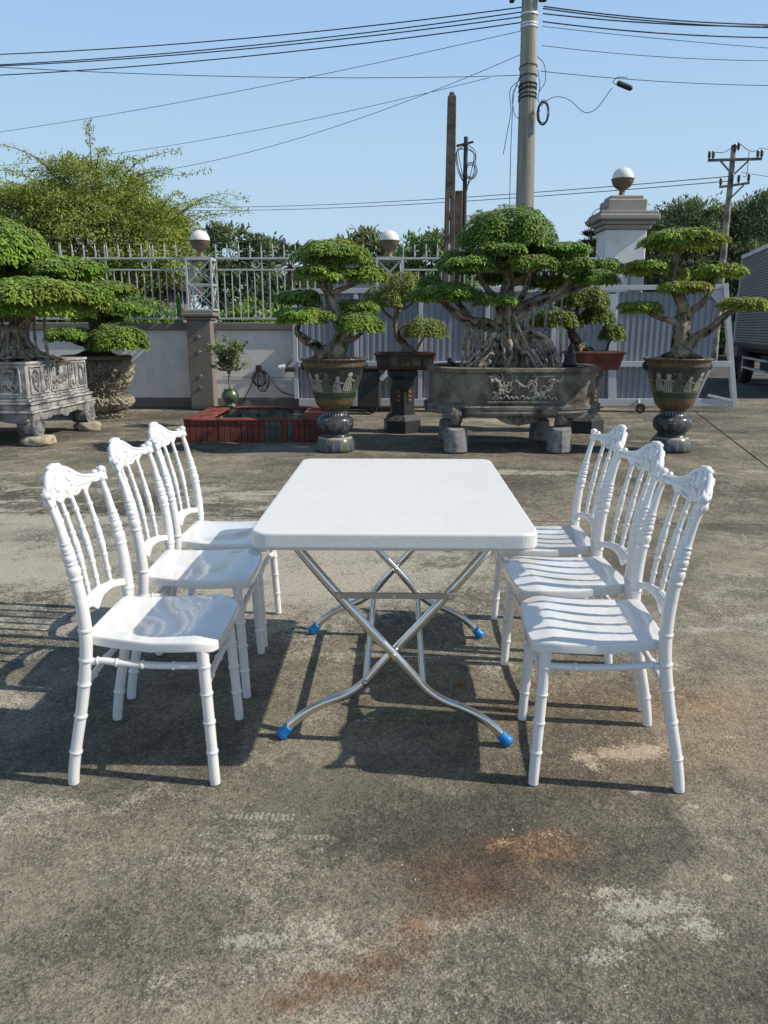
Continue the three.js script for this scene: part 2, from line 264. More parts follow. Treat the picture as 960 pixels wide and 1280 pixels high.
function slabGeo(poly, rect, th = .06) {                 // poly in x,z; uv runs over rect
  const s = new THREE.Shape(poly.map(p => new THREE.Vector2(p[0], -p[1])));
  const g = strip(new THREE.ExtrudeGeometry(s, { depth: th, bevelEnabled: false })); g.rotateX(-Math.PI / 2); g.translate(0, -th, 0);
  const p = g.attributes.position, uv = g.attributes.uv; for (let i = 0; i < p.count; i++) uv.setXY(i, (p.getX(i) - rect[0]) / (rect[1] - rect[0]), (p.getZ(i) - rect[2]) / (rect[3] - rect[2]));
  return g;
}
{
  const yard = new THREE.Group(); yard.name = 'concrete_yard'; structure(yard);
  const jz = x => -5.105 + (x + .245) * .0687;             // the joint across the yard
  const R1 = [-1.36, 1.36, -.6, -2.3], R2 = [-3.2, 3.2, -2.3, -5.45], R3 = [-13, 13, -4.6, -15], R4 = [-9, 9, 5, -6];
  const m1 = groundMat(...R1, 2048, 1280), m2 = groundMat(...R2, 2048, 1024), m3 = groundMat(...R3, 2048, 1024), m4 = groundMat(...R4, 1024, 640);
  const g1 = slabGeo([[-1.36, -.6], [1.36, -.6], [1.36, -2.3], [-1.36, -2.3]], R1), g2 = slabGeo([[-3.2, -2.3], [3.2, -2.3], [3.2, jz(3.2)], [-3.2, jz(-3.2)]], R2);
  const g4 = [slabGeo([[-3.2, 2], [3.2, 2], [3.2, -.6], [-3.2, -.6]], R4), slabGeo([[-3.2, -.6], [-1.36, -.6], [-1.36, -2.3], [-3.2, -2.3]], R4), slabGeo([[1.36, -.6], [3.2, -.6], [3.2, -2.3], [1.36, -2.3]], R4)];
  const near = mergeGeometries([g1, g2, merge(g4)], true);
  const nm = new THREE.Mesh(near, [m1, m2, m4]); nm.name = 'concrete_slab'; nm.receiveShadow = nm.castShadow = true; yard.add(nm);
  const e = .012;
  mesh('concrete_slab', slabGeo([[-9, 5], [-3.2 - e, 5], [-3.2 - e, jz(-3.2)], [-9, jz(-9)]], R4), m4, yard);
  mesh('concrete_slab', slabGeo([[3.2 + e, 5], [9, 5], [9, jz(9)], [3.2 + e, jz(3.2)]], R4), m4, yard);
  mesh('concrete_slab', slabGeo([[-3.2, 5], [3.2, 5], [3.2, 2 + e], [-3.2, 2 + e]], R4), m4, yard);
  mesh('concrete_slab', slabGeo([[-13, jz(-13) - e], [2.95, jz(2.95) - e], [3.565, -7.04], [4.8, -11.9], [4.86, -12.1], [4.86, -12.62], [-13, -12.62]], R3), m3, yard);
  mesh('concrete_slab', slabGeo([[2.95 + .02, jz(2.95) - e], [13, jz(13) - e], [13, -12.1], [4.86 + .02, -12.1], [4.8 + .02, -11.9], [3.565 + .02, -7.04]], R3), m3, yard);
  mesh('concrete_slab', slabGeo([[4.88, -12.115], [13, -12.115], [13, -14.2], [4.88, -14.2]], R3, .06), m3, yard);
  const bed = new THREE.PlaneGeometry(30, 24); bed.rotateX(-Math.PI / 2); bed.translate(0, -.022, -5); mesh('slab_bed', bed, std(.07, .062, .05, .95), yard);
}
{
  const g = new THREE.CircleGeometry(420, 64); g.rotateX(-Math.PI / 2); g.translate(0, -.10, -30);
  const p = g.attributes.position, uv = g.attributes.uv; for (let i = 0; i < p.count; i++) uv.setXY(i, p.getX(i) / 6, p.getZ(i) / 6);
  structure(mesh('ground', g, std(.12, .115, .07, .95, { map: mottle })));
  const r = new THREE.PlaneGeometry(90, 13, 1, 1); r.rotateX(-Math.PI / 2); r.translate(20, -.045, -20.9);
  const q = r.attributes.position, u2 = r.attributes.uv; for (let i = 0; i < q.count; i++) u2.setXY(i, q.getX(i) / 2.5, q.getZ(i) / 2.5);
  structure(mesh('road', r, std(.13, .125, .118, .9, { map: mottle, bumpMap: rep(grit, 5), bumpScale: .004 })));
}
console.log('ground done');

// ---------------------------------------------------------------- folding table
{
  const T = thing('folding_table', 'white plastic folding table on crossed bent chrome legs', 'table', [.0385, 0, -2.535], -.0217); T.scale.set(.986, 1.008, .986);
  const w = .389, l = .600, r = .048, s = new THREE.Shape();
  const rr = (sh, w, l, r) => { sh.moveTo(-w + r, -l); sh.lineTo(w - r, -l); sh.quadraticCurveTo(w, -l, w, -l + r); sh.lineTo(w, l - r); sh.quadraticCurveTo(w, l, w - r, l); sh.lineTo(-w + r, l); sh.quadraticCurveTo(-w, l, -w, l - r); sh.lineTo(-w, -l + r); sh.quadraticCurveTo(-w, -l, -w + r, -l); return sh; };
  rr(s, w - .008, l - .008, r);
  let g = new THREE.ExtrudeGeometry(s, { depth: .030, bevelEnabled: true, bevelThickness: .008, bevelSize: .008, bevelSegments: 4, curveSegments: 10 });
  g.rotateX(-Math.PI / 2); g.translate(0, .702, 0); mesh('tabletop', g, M.tableTop, T);
  const h = new THREE.Shape(); rr(h, w - .03, l - .03, r - .02); const hh = new THREE.Path(); rr(hh, w - .045, l - .045, r - .03); h.holes.push(hh);
  g = new THREE.ExtrudeGeometry(h, { depth: .016, bevelEnabled: false, curveSegments: 8 }); g.rotateX(-Math.PI / 2); g.translate(0, .684, 0); mesh('under_rim', g, M.tableTop, T);
  const path = [[-.338, .700], [-.298, .645], [-.22, .548], [-.14, .455], [-.06, .365], [.0, .300], [.045, .250], [.10, .187], [.155, .150], [.21, .128], [.265, .100], [.315, .062], [.345, .030]];
  for (const zz of [.352, -.515]) for (const k of [1, -1]) {
    const off = zz + k * .0155, P = curve(path.map(p => [p[0] * k, p[1], off]), 60);
    const L = mesh('leg', sweep(P, .0142, 14), M.chrome, T);
    const e = P[P.length - 1], d = e.clone().sub(P[P.length - 3]).normalize(), a = e.clone().addScaledVector(d, -.016);
    const cap = [[0, .0158], [.1, .0172], [.55, .0172], [.62, .0200], [.9, .0205], [1, .0185]];
    const C = []; const rr2 = []; for (const [t, q] of cap) { C.push(a.clone().addScaledVector(d, t * .045)); rr2.push(q); }
    mesh('foot_cap', sweep(C, rr2, 16), M.blueCap, L);
    const top = mesh('leg_bracket', cbox(.05, .022, .04, -.335 * k, .692, off, .004), M.steel, T);
  }
  for (const zz of [.352, -.515]) {
    const by = .494, half = .155;
    mesh('locking_bar', cbox(half * 2 + .05, .019, .005, 0, by, zz + .034, .0015), M.steel, T);
    for (const x of [-half - .012, 0, half + .012]) { const c = new THREE.CylinderGeometry(.006, .006, .006, 10); c.rotateX(Math.PI / 2); c.translate(x, by, zz + .039); mesh('rivet', c, M.chrome, T); }
    const pv = new THREE.CylinderGeometry(.007, .007, .07, 12); pv.rotateX(Math.PI / 2); pv.translate(0, .30, zz); mesh('pivot_bolt', pv, M.chrome, T);
  }
  for (const k of [1, -1]) mesh('stretcher', sweep([V(.09 * k, .197, .352), V(.09 * k, .197, -.515)], .011, 12), M.chrome, T);
}

// ---------------------------------------------------------------- chairs
function chair() {
  const C = new THREE.Group(); C.name = 'banquet_chair';
  // rear posts: table of height, x, radius
  const px = [[0, -.203], [.1, -.188], [.22, -.163], [.33, -.143], [.43, -.131], [.52, -.132], [.612, -.142], [.709, -.160], [.77, -.174], [.83, -.191]];
  const pz = y => .186 - .006 * Math.sin(clamp(y / .83) * Math.PI) ;
  const ring = (y, r) => [[y - .0045, r], [y - .0030, r + .0026], [y + .0030, r + .0026], [y + .0045, r]];
  const postR = [[0, .0148], [.002, .0158], ...ring(.10, .0160), ...ring(.21, .0164), ...ring(.307, .0168), ...ring(.379, .0174), ...ring(.466, .0178), [.56, .0172], [.604, .0165], ...ring(.612, .0168),
    [.619, .0160], [.626, .0186], [.634, .0196], [.642, .0188], [.648, .0155], [.6505, .0150], [.653, .0180], [.6565, .0180], [.659, .0148], [.664, .0174], [.670, .0184], [.676, .0172], [.680, .0144], [.682, .0142], [.684, .0168], [.687, .0168], [.689, .0140], [.694, .0162], [.700, .0158], [.704, .0134], ...ring(.710, .0126), [.75, .0108], [.79, .0096], [.83, .0092]];
  const postGeo = s => { const ys = [...new Set([...postR.map(r => r[0]), ...Array.from({ length: 50 }, (_, i) => i / 49 * .83)])].sort((a, b) => a - b).filter((y, i, a) => !i || y - a[i - 1] > .0008); return sweep(ys.map(y => V(stable(px, y), y, s * pz(y))), ys.map(y => table(postR, y)), 14); };
  for (const s of [1, -1]) { const p = mesh('back_post', postGeo(s), M.plastic, C); mesh('foot_pad', at(new THREE.CylinderGeometry(.0125, .0135, .004, 14), -.203, .002, s * .186), M.footPad, p); p.position.y = .002; }
  // front legs
  const fr = [[0, .0140], [.002, .0150], ...ring(.10, .0153), ...ring(.19, .0158), ...ring(.276, .0162), ...ring(.356, .0168), [.40, .0175], [.414, .0175]];
  for (const s of [1, -1]) { const ys = [...new Set([...fr.map(r => r[0]), ...Array.from({ length: 16 }, (_, i) => i / 15 * .414)])].sort((a, b) => a - b); const p = mesh('front_leg', sweep(ys.map(y => V(lerp(.203, .183, y / .43), y, s * lerp(.188, .172, y / .43))), ys.map(y => table(fr, y)), 14), M.plastic, C); mesh('foot_pad', at(new THREE.CylinderGeometry(.0115, .0125, .004, 14), .203, .002, s * .188), M.footPad, p); p.position.y = .002; }
  // stretchers
  const rings = (P, r, where) => { const rad = P.map((p, i) => r); return sweep(P, (t) => r + (where.some(w => Math.abs(t - w) < .0095) ? .0027 : 0), 12); };
  for (const s of [1, -1]) mesh('side_stretcher', rings(curve([[-.135, .368, s * .179], [-.10, .375, s * .176], [-.03, .366, s * .175], [.07, .360, s * .175], [.187, .360, s * .175]], 210), .0100, [.22, .42, .62, .82]), M.plastic, C);
  mesh('front_stretcher', rings(curve([[.188, .290, -.180], [.188, .302, -.09], [.188, .305, 0], [.188, .302, .09], [.188, .290, .180]], 210), .0095, [.2, .5, .8]), M.plastic, C);
  mesh('rear_stretcher', rings(curve([[-.148, .30, -.182], [-.148, .306, 0], [-.148, .30, .182]], 210), .0095, [.2, .5, .8]), M.plastic, C);
  // seat: a saddle built from rings of one outline
  {
    const out = []; const K = 120, x0p = c => c > 0 ? .22 : .12;
    for (let k = 0; k < K; k++) { const a = k / K * Math.PI * 2, c = Math.cos(a), s = Math.sin(a), e = x0p(c); let x = Math.sign(c) * Math.abs(c) ** e, z = Math.sign(s) * Math.abs(s) ** e;
      const v = (x + 1) / 2; const hw = lerp(.163, .196, smooth(0, .72, v)) - .008 * smooth(.82, 1, v); out.push([.042 + x * .183 + (x > 0 ? .010 * (1 - z * z) * x : 0), z * hw]); }
    const top = (x, z) => { const v = clamp((x + .131) / .36), w = z / .19; return .4415 - .012 * Math.sin(Math.min(1, v * 1.25) * Math.PI) * (1 - w * w * .75) + .006 * smooth(.3, 0, v) - .012 * smooth(.80, 1, v) - .005 * smooth(.6, 1, Math.abs(w)) * (.4 + .6 * Math.sin(v * Math.PI)); };
    const prof = [[0, 0], [.15, 0], [.3, 0], [.45, 0], [.6, 0], [.72, 0], [.82, 0], [.90, 0], [.95, 0], [.975, -.0002], [.987, -.0010], [.996, -.0032], [1, -.007], [1, -.012], [1, -.026], [.997, -.029], [.985, -.030], [.962, -.030], [.95, -.012], [.5, -.012], [0, -.012]];
    const P = [], I = []; prof.forEach(([s, dy]) => out.forEach(([x, z]) => { const X = .042 + (x - .042) * s, Z = z * s; P.push(X, top(X, Z) + dy, Z); }));
    for (let i = 0; i < prof.length - 1; i++) for (let k = 0; k < K; k++) { const a = i * K + k, b = i * K + (k + 1) % K; I.push(a, a + K, b, b, a + K, b + K); }
    let g = new THREE.BufferGeometry(); g.setAttribute('position', new THREE.Float32BufferAttribute(P, 3)); g.setIndex(I); g = mergeVertices(g, 1e-5); g.computeVertexNormals();
    const n = g.attributes.normal; let up = 0; for (let i = 0; i < 40; i++) up += n.getY(i); if (up < 0) { const ix = g.index.array; for (let i = 0; i < ix.length; i += 3) { const t = ix[i]; ix[i] = ix[i + 1]; ix[i + 1] = t; } g.computeVertexNormals(); }
    mesh('seat', g, M.plastic, C);
  }
  // crest rail
  const bow = z => -.046 * (1 - (z / .186) ** 2);
  const crestX = (y, z) => -.191 - .27 * (y - .83) + bow(clamp(z, -.2, .2));
  {
    const topT = [[0, .884], [.02, .884], [.05, .882], [.075, .872], [.10, .855], [.13, .839], [.155, .832], [.18, .835], [.203, .837]];
    const sp = [.037, .111, .186];
    const bot = z => { const a = Math.abs(z); if (a < .037) return lerp(.780, .794, Math.cos(a / .037 * Math.PI / 2)); if (a < .111) { const t = (a - .037) / .074; return lerp(.780, .788, t) + .019 * Math.sin(t * Math.PI) ** .7; } const t = clamp((a - .111) / .075); return lerp(.788, .812, t) + .016 * Math.sin(t * Math.PI) ** .7; };
    const nz = 96, nl = 20, P = [], I = [];
    for (let i = 0; i <= nz; i++) { const z = lerp(-.203, .203, i / nz), yt = stable(topT, Math.abs(z)), yb = Math.min(bot(z), yt - .02), m = (yt + yb) / 2, h = (yt - yb) / 2, th = i === 0 || i === nz ? .004 : .0095;
      for (let k = 0; k < nl; k++) { const a = k / nl * Math.PI * 2, s = Math.sin(a), c = Math.cos(a), y = m + h * Math.sign(s) * Math.abs(s) ** .6; P.push(crestX(y, z) + th * Math.sign(c) * Math.abs(c) ** .55, y, z); } }
    for (let i = 0; i < nz; i++) for (let k = 0; k < nl; k++) { const a = i * nl + k, b = i * nl + (k + 1) % nl; I.push(a, a + nl, b, b, a + nl, b + nl); }
    for (const i of [0, nz]) { const c = P.length / 3; P.push(crestX(.826, i ? .203 : -.203), .826, i ? .205 : -.205); for (let k = 0; k < nl; k++) { const a = i * nl + k, b = i * nl + (k + 1) % nl; i ? I.push(a, c, b) : I.push(a, b, c); } }
    const body = new THREE.BufferGeometry(); body.setAttribute('position', new THREE.Float32BufferAttribute(P, 3)); body.setIndex(I); body.computeVertexNormals();
    const G = [body];
    for (const f of [1, -1]) for (const s of [1, -1]) {       // carving on both faces, both halves
      const S = []; for (let i = 0; i <= 60; i++) { const t = i / 60, a = -1.9 + t * Math.PI * 3.6, r = lerp(.023, .004, t), z = .048 + r * Math.cos(a), y = .851 + r * Math.sin(a); S.push(V(crestX(y, z) + f * .0100, y, s * z)); }
      G.push(sweep(S, t => lerp(.0066, .0045, t), 7));
      for (const [za, ya, zb, yb, bend] of [[.070, .858, .188, .836, -.010], [.060, .832, .185, .826, -.006], [.052, .818, .150, .818, .002], [.030, .800, .090, .812, -.008]]) { const Q = []; for (let i = 0; i <= 18; i++) { const t = i / 18, z = lerp(za, zb, t), y = lerp(ya, yb, t) + bend * Math.sin(t * Math.PI); Q.push(V(crestX(y, z) + f * .0090, y, s * z)); } G.push(sweep(Q, t => .0052 * Math.sin(.35 + t * 2.5), 6)); }
      const leaf = new THREE.SphereGeometry(1, 10, 8); leaf.scale(.006, .022, .010); leaf.rotateX(s * -.45); leaf.translate(crestX(.815, .014) + f * .0085, .815, s * .014); G.push(leaf);
      if (f === 1) {
        for (const [z, y, r] of [[.196, .8435, .0128], [.170, .8405, .0085]]) { const k = new THREE.SphereGeometry(r, 14, 10); k.scale(1.05, 1, 1); k.translate(crestX(y, z), y, s * z); G.push(k); for (const ff of [1, -1]) { const c = new THREE.TorusGeometry(r * .55, r * .16, 8, 18); c.rotateY(Math.PI / 2); c.translate(crestX(y, z) + ff * r * .82, y, s * z); G.push(c); } }
        const knob = new THREE.SphereGeometry(.0165, 14, 12); knob.scale(1, 1.05, 1); knob.translate(-.189, .822, s * .186); G.push(knob);
        const lobe = new THREE.SphereGeometry(1, 14, 10); lobe.scale(.0135, .010, .014); lobe.translate(crestX(.884, .022), .8845, s * .023); G.push(lobe);
      }
    }
    const ctr = new THREE.SphereGeometry(1, 16, 12); ctr.scale(.014, .010, .014); ctr.translate(crestX(.886, 0), .8875, 0); G.push(ctr);
    const shell = new THREE.SphereGeometry(1, 14, 12); shell.scale(.013, .045, .013); shell.translate(crestX(.842, 0), .842, 0); G.push(shell);
    mesh('crest_rail', G, M.plastic, C);
  }
  // lower back rail
  const railX = (y, z) => -.133 - .1 * (y - .5) - .034 * (1 - (z / .186) ** 2);
  {
    const tp = z => .494 + .027 * Math.cos(clamp(Math.abs(z) / .186) * Math.PI / 2) ** .8 + [.037, .111].reduce((s, q) => s + .005 * Math.exp(-(((Math.abs(z) - q) / .008) ** 2)), 0);
    const bt = z => .470 + .019 * Math.sin(clamp(Math.abs(z) / .186) * Math.PI) - .012 * Math.exp(-((z / .028) ** 2));
    const nz = 72, nl = 14, P = [], I = [];
    for (let i = 0; i <= nz; i++) { const z = lerp(-.180, .180, i / nz), a0 = bt(z), b0 = tp(z), m = (a0 + b0) / 2, h = (b0 - a0) / 2; for (let k = 0; k < nl; k++) { const a = k / nl * Math.PI * 2, s = Math.sin(a), c = Math.cos(a), y = m + h * Math.sign(s) * Math.abs(s) ** .6; P.push(railX(y, z) + .008 * Math.sign(c) * Math.abs(c) ** .55, y, z); } }
    for (let i = 0; i < nz; i++) for (let k = 0; k < nl; k++) { const a = i * nl + k, b = i * nl + (k + 1) % nl; I.push(a, a + nl, b, b, a + nl, b + nl); }
    const g = new THREE.BufferGeometry(); g.setAttribute('position', new THREE.Float32BufferAttribute(P, 3)); g.setIndex(I); g.computeVertexNormals();
    const G = [g]; for (const f of [1, -1]) for (const z of [-.045, -.022, 0, .022, .045]) { const q = new THREE.SphereGeometry(1, 8, 8); q.scale(.006, .022 - Math.abs(z) * .15, .008); q.translate(railX(.5, z) + f * .007, .499 - Math.abs(z) * -.1, z); G.push(q); }
    mesh('lower_back_rail', G, M.plastic, C);
  }
  // four turned spindles
  const sr = [[0, .0058], [.10, .0058], ...[.115].flatMap(t => [[t, .0082], [t + .015, .0082]]), [.145, .0058], [.27, .0066], [.285, .0088], [.30, .0088], [.315, .0066], [.40, .0094], [.455, .0090], [.465, .0074], [.475, .0096], [.49, .0096], [.50, .0078], [.52, .0098], [.58, .0092], [.64, .0068], [.655, .0090], [.67, .0090], [.685, .0068], [.83, .0058], [.845, .0082], [.86, .0082], [.875, .0058], [1, .0056]];
  for (const z of [-.108, -.036, .036, .108]) {
    const A = V(railX(.53, z), .515, z), B = V(crestX(.79, z), .797, z), mid = A.clone().add(B).multiplyScalar(.5).add(V(.012, 0, 0)), cv = new THREE.QuadraticBezierCurve3(A, mid, B);
    const ts = [...new Set([...sr.map(r => r[0]), ...Array.from({ length: 24 }, (_, i) => i / 23)])].sort((a, b) => a - b).filter((t, i, a) => !i || t - a[i - 1] > .004);
    mesh('spindle', sweep(ts.map(t => cv.getPoint(t)), ts.map(t => .0012 + table(sr, t) * 1.08), 10), M.plastic, C);
  }
  return C;
}
{
  const proto = chair(); proto.userData = { category: 'chair', group: 'white banquet chairs drawn up to the table' };
  const rows = [
    [-.685, -2.145, 0, 'white turned-spindle chair partly shaded by the table, its bare rear legs clear of other chairs, first in shaded row'],
    [-.690, -2.67, .02, 'white turned-spindle chair, middle one of the row with seats half in table shade'],
    [-.688, -3.12, -.02, 'white turned-spindle chair in shaded row, end one towards the red brick basin'],
    [.645, -2.125, Math.PI - .09, 'white turned-spindle chair with striped spindle shadows on its seat, farthest from the potted trees'],
    [.672, -2.575, Math.PI + .02, 'white turned-spindle chair with striped shadows, middle of the sunlit row'],
    [.690, -3.04, Math.PI - .03, 'white turned-spindle chair with striped shadows, sunlit row end towards the stone planter'],
  ];
  const labels = ['white spindle-back chair in half-shaded row, the one farthest from the wall', 'white spindle-back chair in half-shaded row, between two others', 'white spindle-back chair in half-shaded row, nearest the red brick basin', 'white spindle-back chair with striped sunlit seat, the one farthest from the potted trees', 'white spindle-back chair with striped sunlit seat, between two others', 'white spindle-back chair with striped sunlit seat, nearest the oblong stone planter'];
  rows.forEach(([x, z, a], i) => { const c = copy(proto, [x, 0, z], a, labels[i]); });
}
{ // loose grit and cement crumbs on the slab
  const r = mulberry(2024), n = 420, g = new THREE.IcosahedronGeometry(1, 0), I = new THREE.InstancedMesh(g, std(.42, .39, .33, .9), n), m = new THREE.Matrix4(), q = new THREE.Quaternion(), c = new THREE.Color();
  for (let i = 0; i < n; i++) { const z = -1.0 - 6 * Math.pow(r(), 1.8), x = (r() - .5) * 2 * (-z * .56 + .15), s = .0010 + .0026 * Math.pow(r(), 3); q.setFromEuler(new THREE.Euler(r() * 6, r() * 6, r() * 6)); m.compose(V(x, s * .45, z), q, V(s * (1 + r()), s * .6, s * (1 + .5 * r()))); I.setMatrixAt(i, m); const k = r() < .25 ? .25 : .7 + .5 * r(); I.setColorAt(i, c.setRGB(k, k * .97, k * .9)); }
  I.name = 'loose_grit'; I.castShadow = I.receiveShadow = true; I.userData = { kind: 'stuff', label: 'pale grit and crumbs scattered over the concrete', category: 'grit' }; scene.add(I);
}
// a fallen leaf under the table
{
  const g = new THREE.PlaneGeometry(.045, .024, 6, 4), p = g.attributes.position; for (let i = 0; i < p.count; i++) { const x = p.getX(i) / .0225, y = p.getY(i) / .012; p.setXYZ(i, p.getX(i), p.getY(i) * (1 - x * x * .9), .008 * y * y + .005 * x * x); } g.rotateX(-Math.PI / 2); g.computeVertexNormals(); g.translate(.276, .0045, -2.565);
  tag(mesh('fallen_leaf', g, new THREE.MeshStandardMaterial({ color: rgb(.30, .13, .04), roughness: .8, side: THREE.DoubleSide })), 'dry brown leaf lying on the concrete under the table', 'leaf');
}
console.log('furniture done');

// ---------------------------------------------------------------- boundary wall, pillars, fence, lamps
{
  const x0 = -11, x1 = 3.55, zf = -12.50, W = thing('boundary_wall', 'low off-white rendered wall with taupe coping and base band behind the planters', 'wall', [0, 0, zf]);
  mesh('rendered_panel', cbox(x1 - x0, 1.10, .16, (x0 + x1) / 2, .13 + .55, -.08, .003), M.plaster, W);
  mesh('coping', cbox(x1 - x0 + .02, .115, .26, (x0 + x1) / 2, 1.2875, -.08, .012), M.taupe, W);
  mesh('base_band', cbox(x1 - x0 + .02, .17, .20, (x0 + x1) / 2, .085, -.075, .012), M.taupe, W);
  // conduit pinned along the wall
  mesh('conduit', sweep([V(-2.6, .50, .012), V(-1.3, .49, .012)], .006, 8), M.steel, W);
}
function pillar(x, label) {
  const P = thing('wall_pillar', label, 'pillar', [x, 0, -12.22], 0, 'taupe pillars of the boundary wall');
  mesh('shaft', cbox(.37, 1.38, .40, 0, .69, -.20, .012), M.taupe, P);
  mesh('cap', [cbox(.42, .05, .45, 0, 1.405, -.20, .01), cbox(.50, .06, .53, 0, 1.46, -.20, .014), cbox(.45, .03, .48, 0, 1.505, -.20, .008)], M.taupe, P);
  for (const y of [.35, .53, .90, 1.13]) { const h = mesh('hook', sweep(curve([[-.02, y, 0], [-.02, y, .05], [.0, y + .012, .06], [.03, y, .055]], 12), .008, 8), M.steel, P); mesh('plate', cbox(.04, .05, .01, -.02, y, .004, .003), M.steel, h); }
  return P;
}
pillar(-2.865, 'taupe wall pillar with small hooks beside the potted citrus');
pillar(.08, 'taupe wall pillar behind the corrugated gate');
function latticeLamp(x, z, label) {
  const L = thing('lattice_lamp', label, 'lamp', [x, 1.52, z], 0, 'globe lamps on lattice boxes');
  const w = .19, h = .77, d = .19;
  for (const sx of [-1, 1]) for (const sz of [-1, 1]) mesh('upright', bar([sx * w, 0, sz * d], [sx * w, h, sz * d], .03), M.railing, L);
  for (const y of [.015, h / 2, h - .015]) { for (const sz of [-1, 1]) mesh('crossbar', bar([-w + .016, y, sz * d], [w - .016, y, sz * d], .026), M.railing, L); for (const sx of [-1, 1]) mesh('crossbar', bar([sx * w, y, -d + .016], [sx * w, y, d - .016], .026), M.railing, L); }
  for (const [ya, yb] of [[.03, h / 2 - .015], [h / 2 + .015, h - .03]]) { for (const sz of [-1, 1]) { mesh('brace', bar([-w + .015, ya, sz * d * .99], [w - .015, yb, sz * d * .99], .018, .018, .002), M.railing, L); mesh('brace', bar([w - .015, ya, sz * d * .93], [-w + .015, yb, sz * d * .93], .018, .018, .002), M.railing, L); } for (const sx of [-1, 1]) { mesh('brace', bar([sx * w * .99, ya, -d + .015], [sx * w * .99, yb, d - .015], .018, .018, .002), M.railing, L); mesh('brace', bar([sx * w * .93, ya, d - .015], [sx * w * .93, yb, -d + .015], .018, .018, .002), M.railing, L); } }
  mesh('top_plate', cbox(.40, .018, .40, 0, h + .009, 0, .004), M.railing, L);
  globe(L, h + .018, .15);
  return L;
}
function globe(L, y, r) {
  mesh('stem', lathe([[.0, y], [.085, y], [.085, y + .02], [.05, y + .03], [.045, y + .09], [.06, y + .12]], 24), M.bronze, L);
  const cy = y + .12 + r * .93;
  const cup = []; for (let i = 0; i <= 14; i++) { const a = -Math.PI / 2 + i / 14 * (Math.PI / 2 - .10); cup.push([Math.max(.02, Math.cos(a) * (r + .004)), cy + Math.sin(a) * (r + .004)]); } cup.push([r + .010, cy - r * .10], [r + .010, cy - r * .10 + .010], [r - .002, cy - r * .10 + .012]);
  mesh('cup', lathe(cup, 36), M.bronze, L);
  mesh('globe', at(new THREE.SphereGeometry(r, 36, 24, 0, Math.PI * 2, 0, Math.PI * .56), 0, cy, 0), M.globe, L);
}
latticeLamp(-2.82, -12.42, 'globe lamp on white lattice box above the hooked taupe pillar');
latticeLamp(.08, -12.42, 'globe lamp on white lattice box between two potted bonsai');

function fence(xa, xb, label) {
  const F = thing('spear_fence', label, 'fence', [0, 1.345, -12.58], 0, 'grey spear railings on the boundary wall');
  for (const [y, t] of [[.06, .03], [.80, .026], [.97, .03]]) mesh('rail', bar([xa, y, 0], [xb, y, 0], t), M.railing, F);
  const n = Math.round((xb - xa) / .118), step = (xb - xa) / n;
  const low = bar([0, .075, 0], [0, .787, 0], .016, .016, .002), tall = bar([0, .075, 0], [0, 1.13, 0], .020, .020, .002), tip = new THREE.ConeGeometry(.012, .07, 6); tip.translate(0, 1.165, 0);
  const up = bar([0, .985, 0], [0, 1.13, 0], .018, .018, .002), curl = sweep(curve([[.01, 1.0, 0], [.012, 1.05, 0], [.03, 1.085, 0], [.055, 1.085, 0], [.06, 1.065, 0]], 14), .006, 6);
  const tipTall = merge([tall, tip]), tipUp = merge([up, tip]);
  for (let i = 0; i <= n; i++) { const x = xa + step * i; if (i % 6 === 0) { mesh('picket', tipTall, M.railing, F).position.x = x; } else mesh('bar', low, M.railing, F).position.x = x; }
  const m = Math.round((xb - xa) / .18), st = (xb - xa) / m; for (let i = 1; i < m; i++) { const s = mesh('spear', tipUp, M.railing, F); s.position.x = xa + st * i; mesh('curl', curl, M.railing, s); }
  for (const f of [.25, .5, .75]) { const t = new THREE.TorusGeometry(.055, .009, 8, 24); t.translate(lerp(xa, xb, f), .885, 0); mesh('ring', t, M.railing, F); const t2 = new THREE.TorusGeometry(.04, .008, 8, 20); t2.translate(lerp(xa, xb, f), .0 + .125, .012); mesh('ring', t2, M.railing, F); }
  return F;
}
fence(-5.75, -3.06, 'grey spear railing between the leafy bonsai crowns and hooked pillar');
fence(-2.62, -.14, 'grey spear railing above the potted citrus');
fence(.30, 3.3, 'grey spear railing behind the banyan bonsai');

{ // gate pillar with globe
  const P = thing('gate_pillar', 'tall white gate pillar with moulded taupe cap', 'pillar', [3.935, 0, -13.475]);
  mesh('shaft', cbox(.67, 2.82, .55, 0, 1.41, 0, .015), M.plaster, P);
  mesh('moulding', [cbox(.76, .07, .64, 0, 2.855, 0, .01), cbox(.86, .06, .74, 0, 2.92, 0, .015), cbox(.98, .09, .86, 0, 2.995, 0, .02), cbox(.92, .05, .80, 0, 3.065, 0, .01)], M.capTaupe, P);
  mesh('plinth', [cbox(.64, .20, .52, 0, 3.19, 0, .02), cbox(.54, .06, .42, 0, 3.32, 0, .025)], M.capTaupe, P);
  mesh('meter_box', cbox(.22, .34, .09, .20, 2.02, .322, .008), std(.24, .26, .29, .5), P);
  const L = thing('globe_lamp', 'globe lamp on top of the tall white gate pillar', 'lamp', [3.90, 3.35, -13.475]); globe(L, 0, .175);
  const c = thing('pillar_cable', 'thin black cable looping off the gate pillar cap', 'cable', [3.45, 3.1, -13.2]);
  mesh('cable_run', sweep(curve([[.15, .05, .02], [-.05, .0, .05], [-.14, -.22, .05], [-.12, -.5, .04], [.05, -.72, .04], [.17, -.85, .03]], 30), .006, 6), M.wire, c);
}

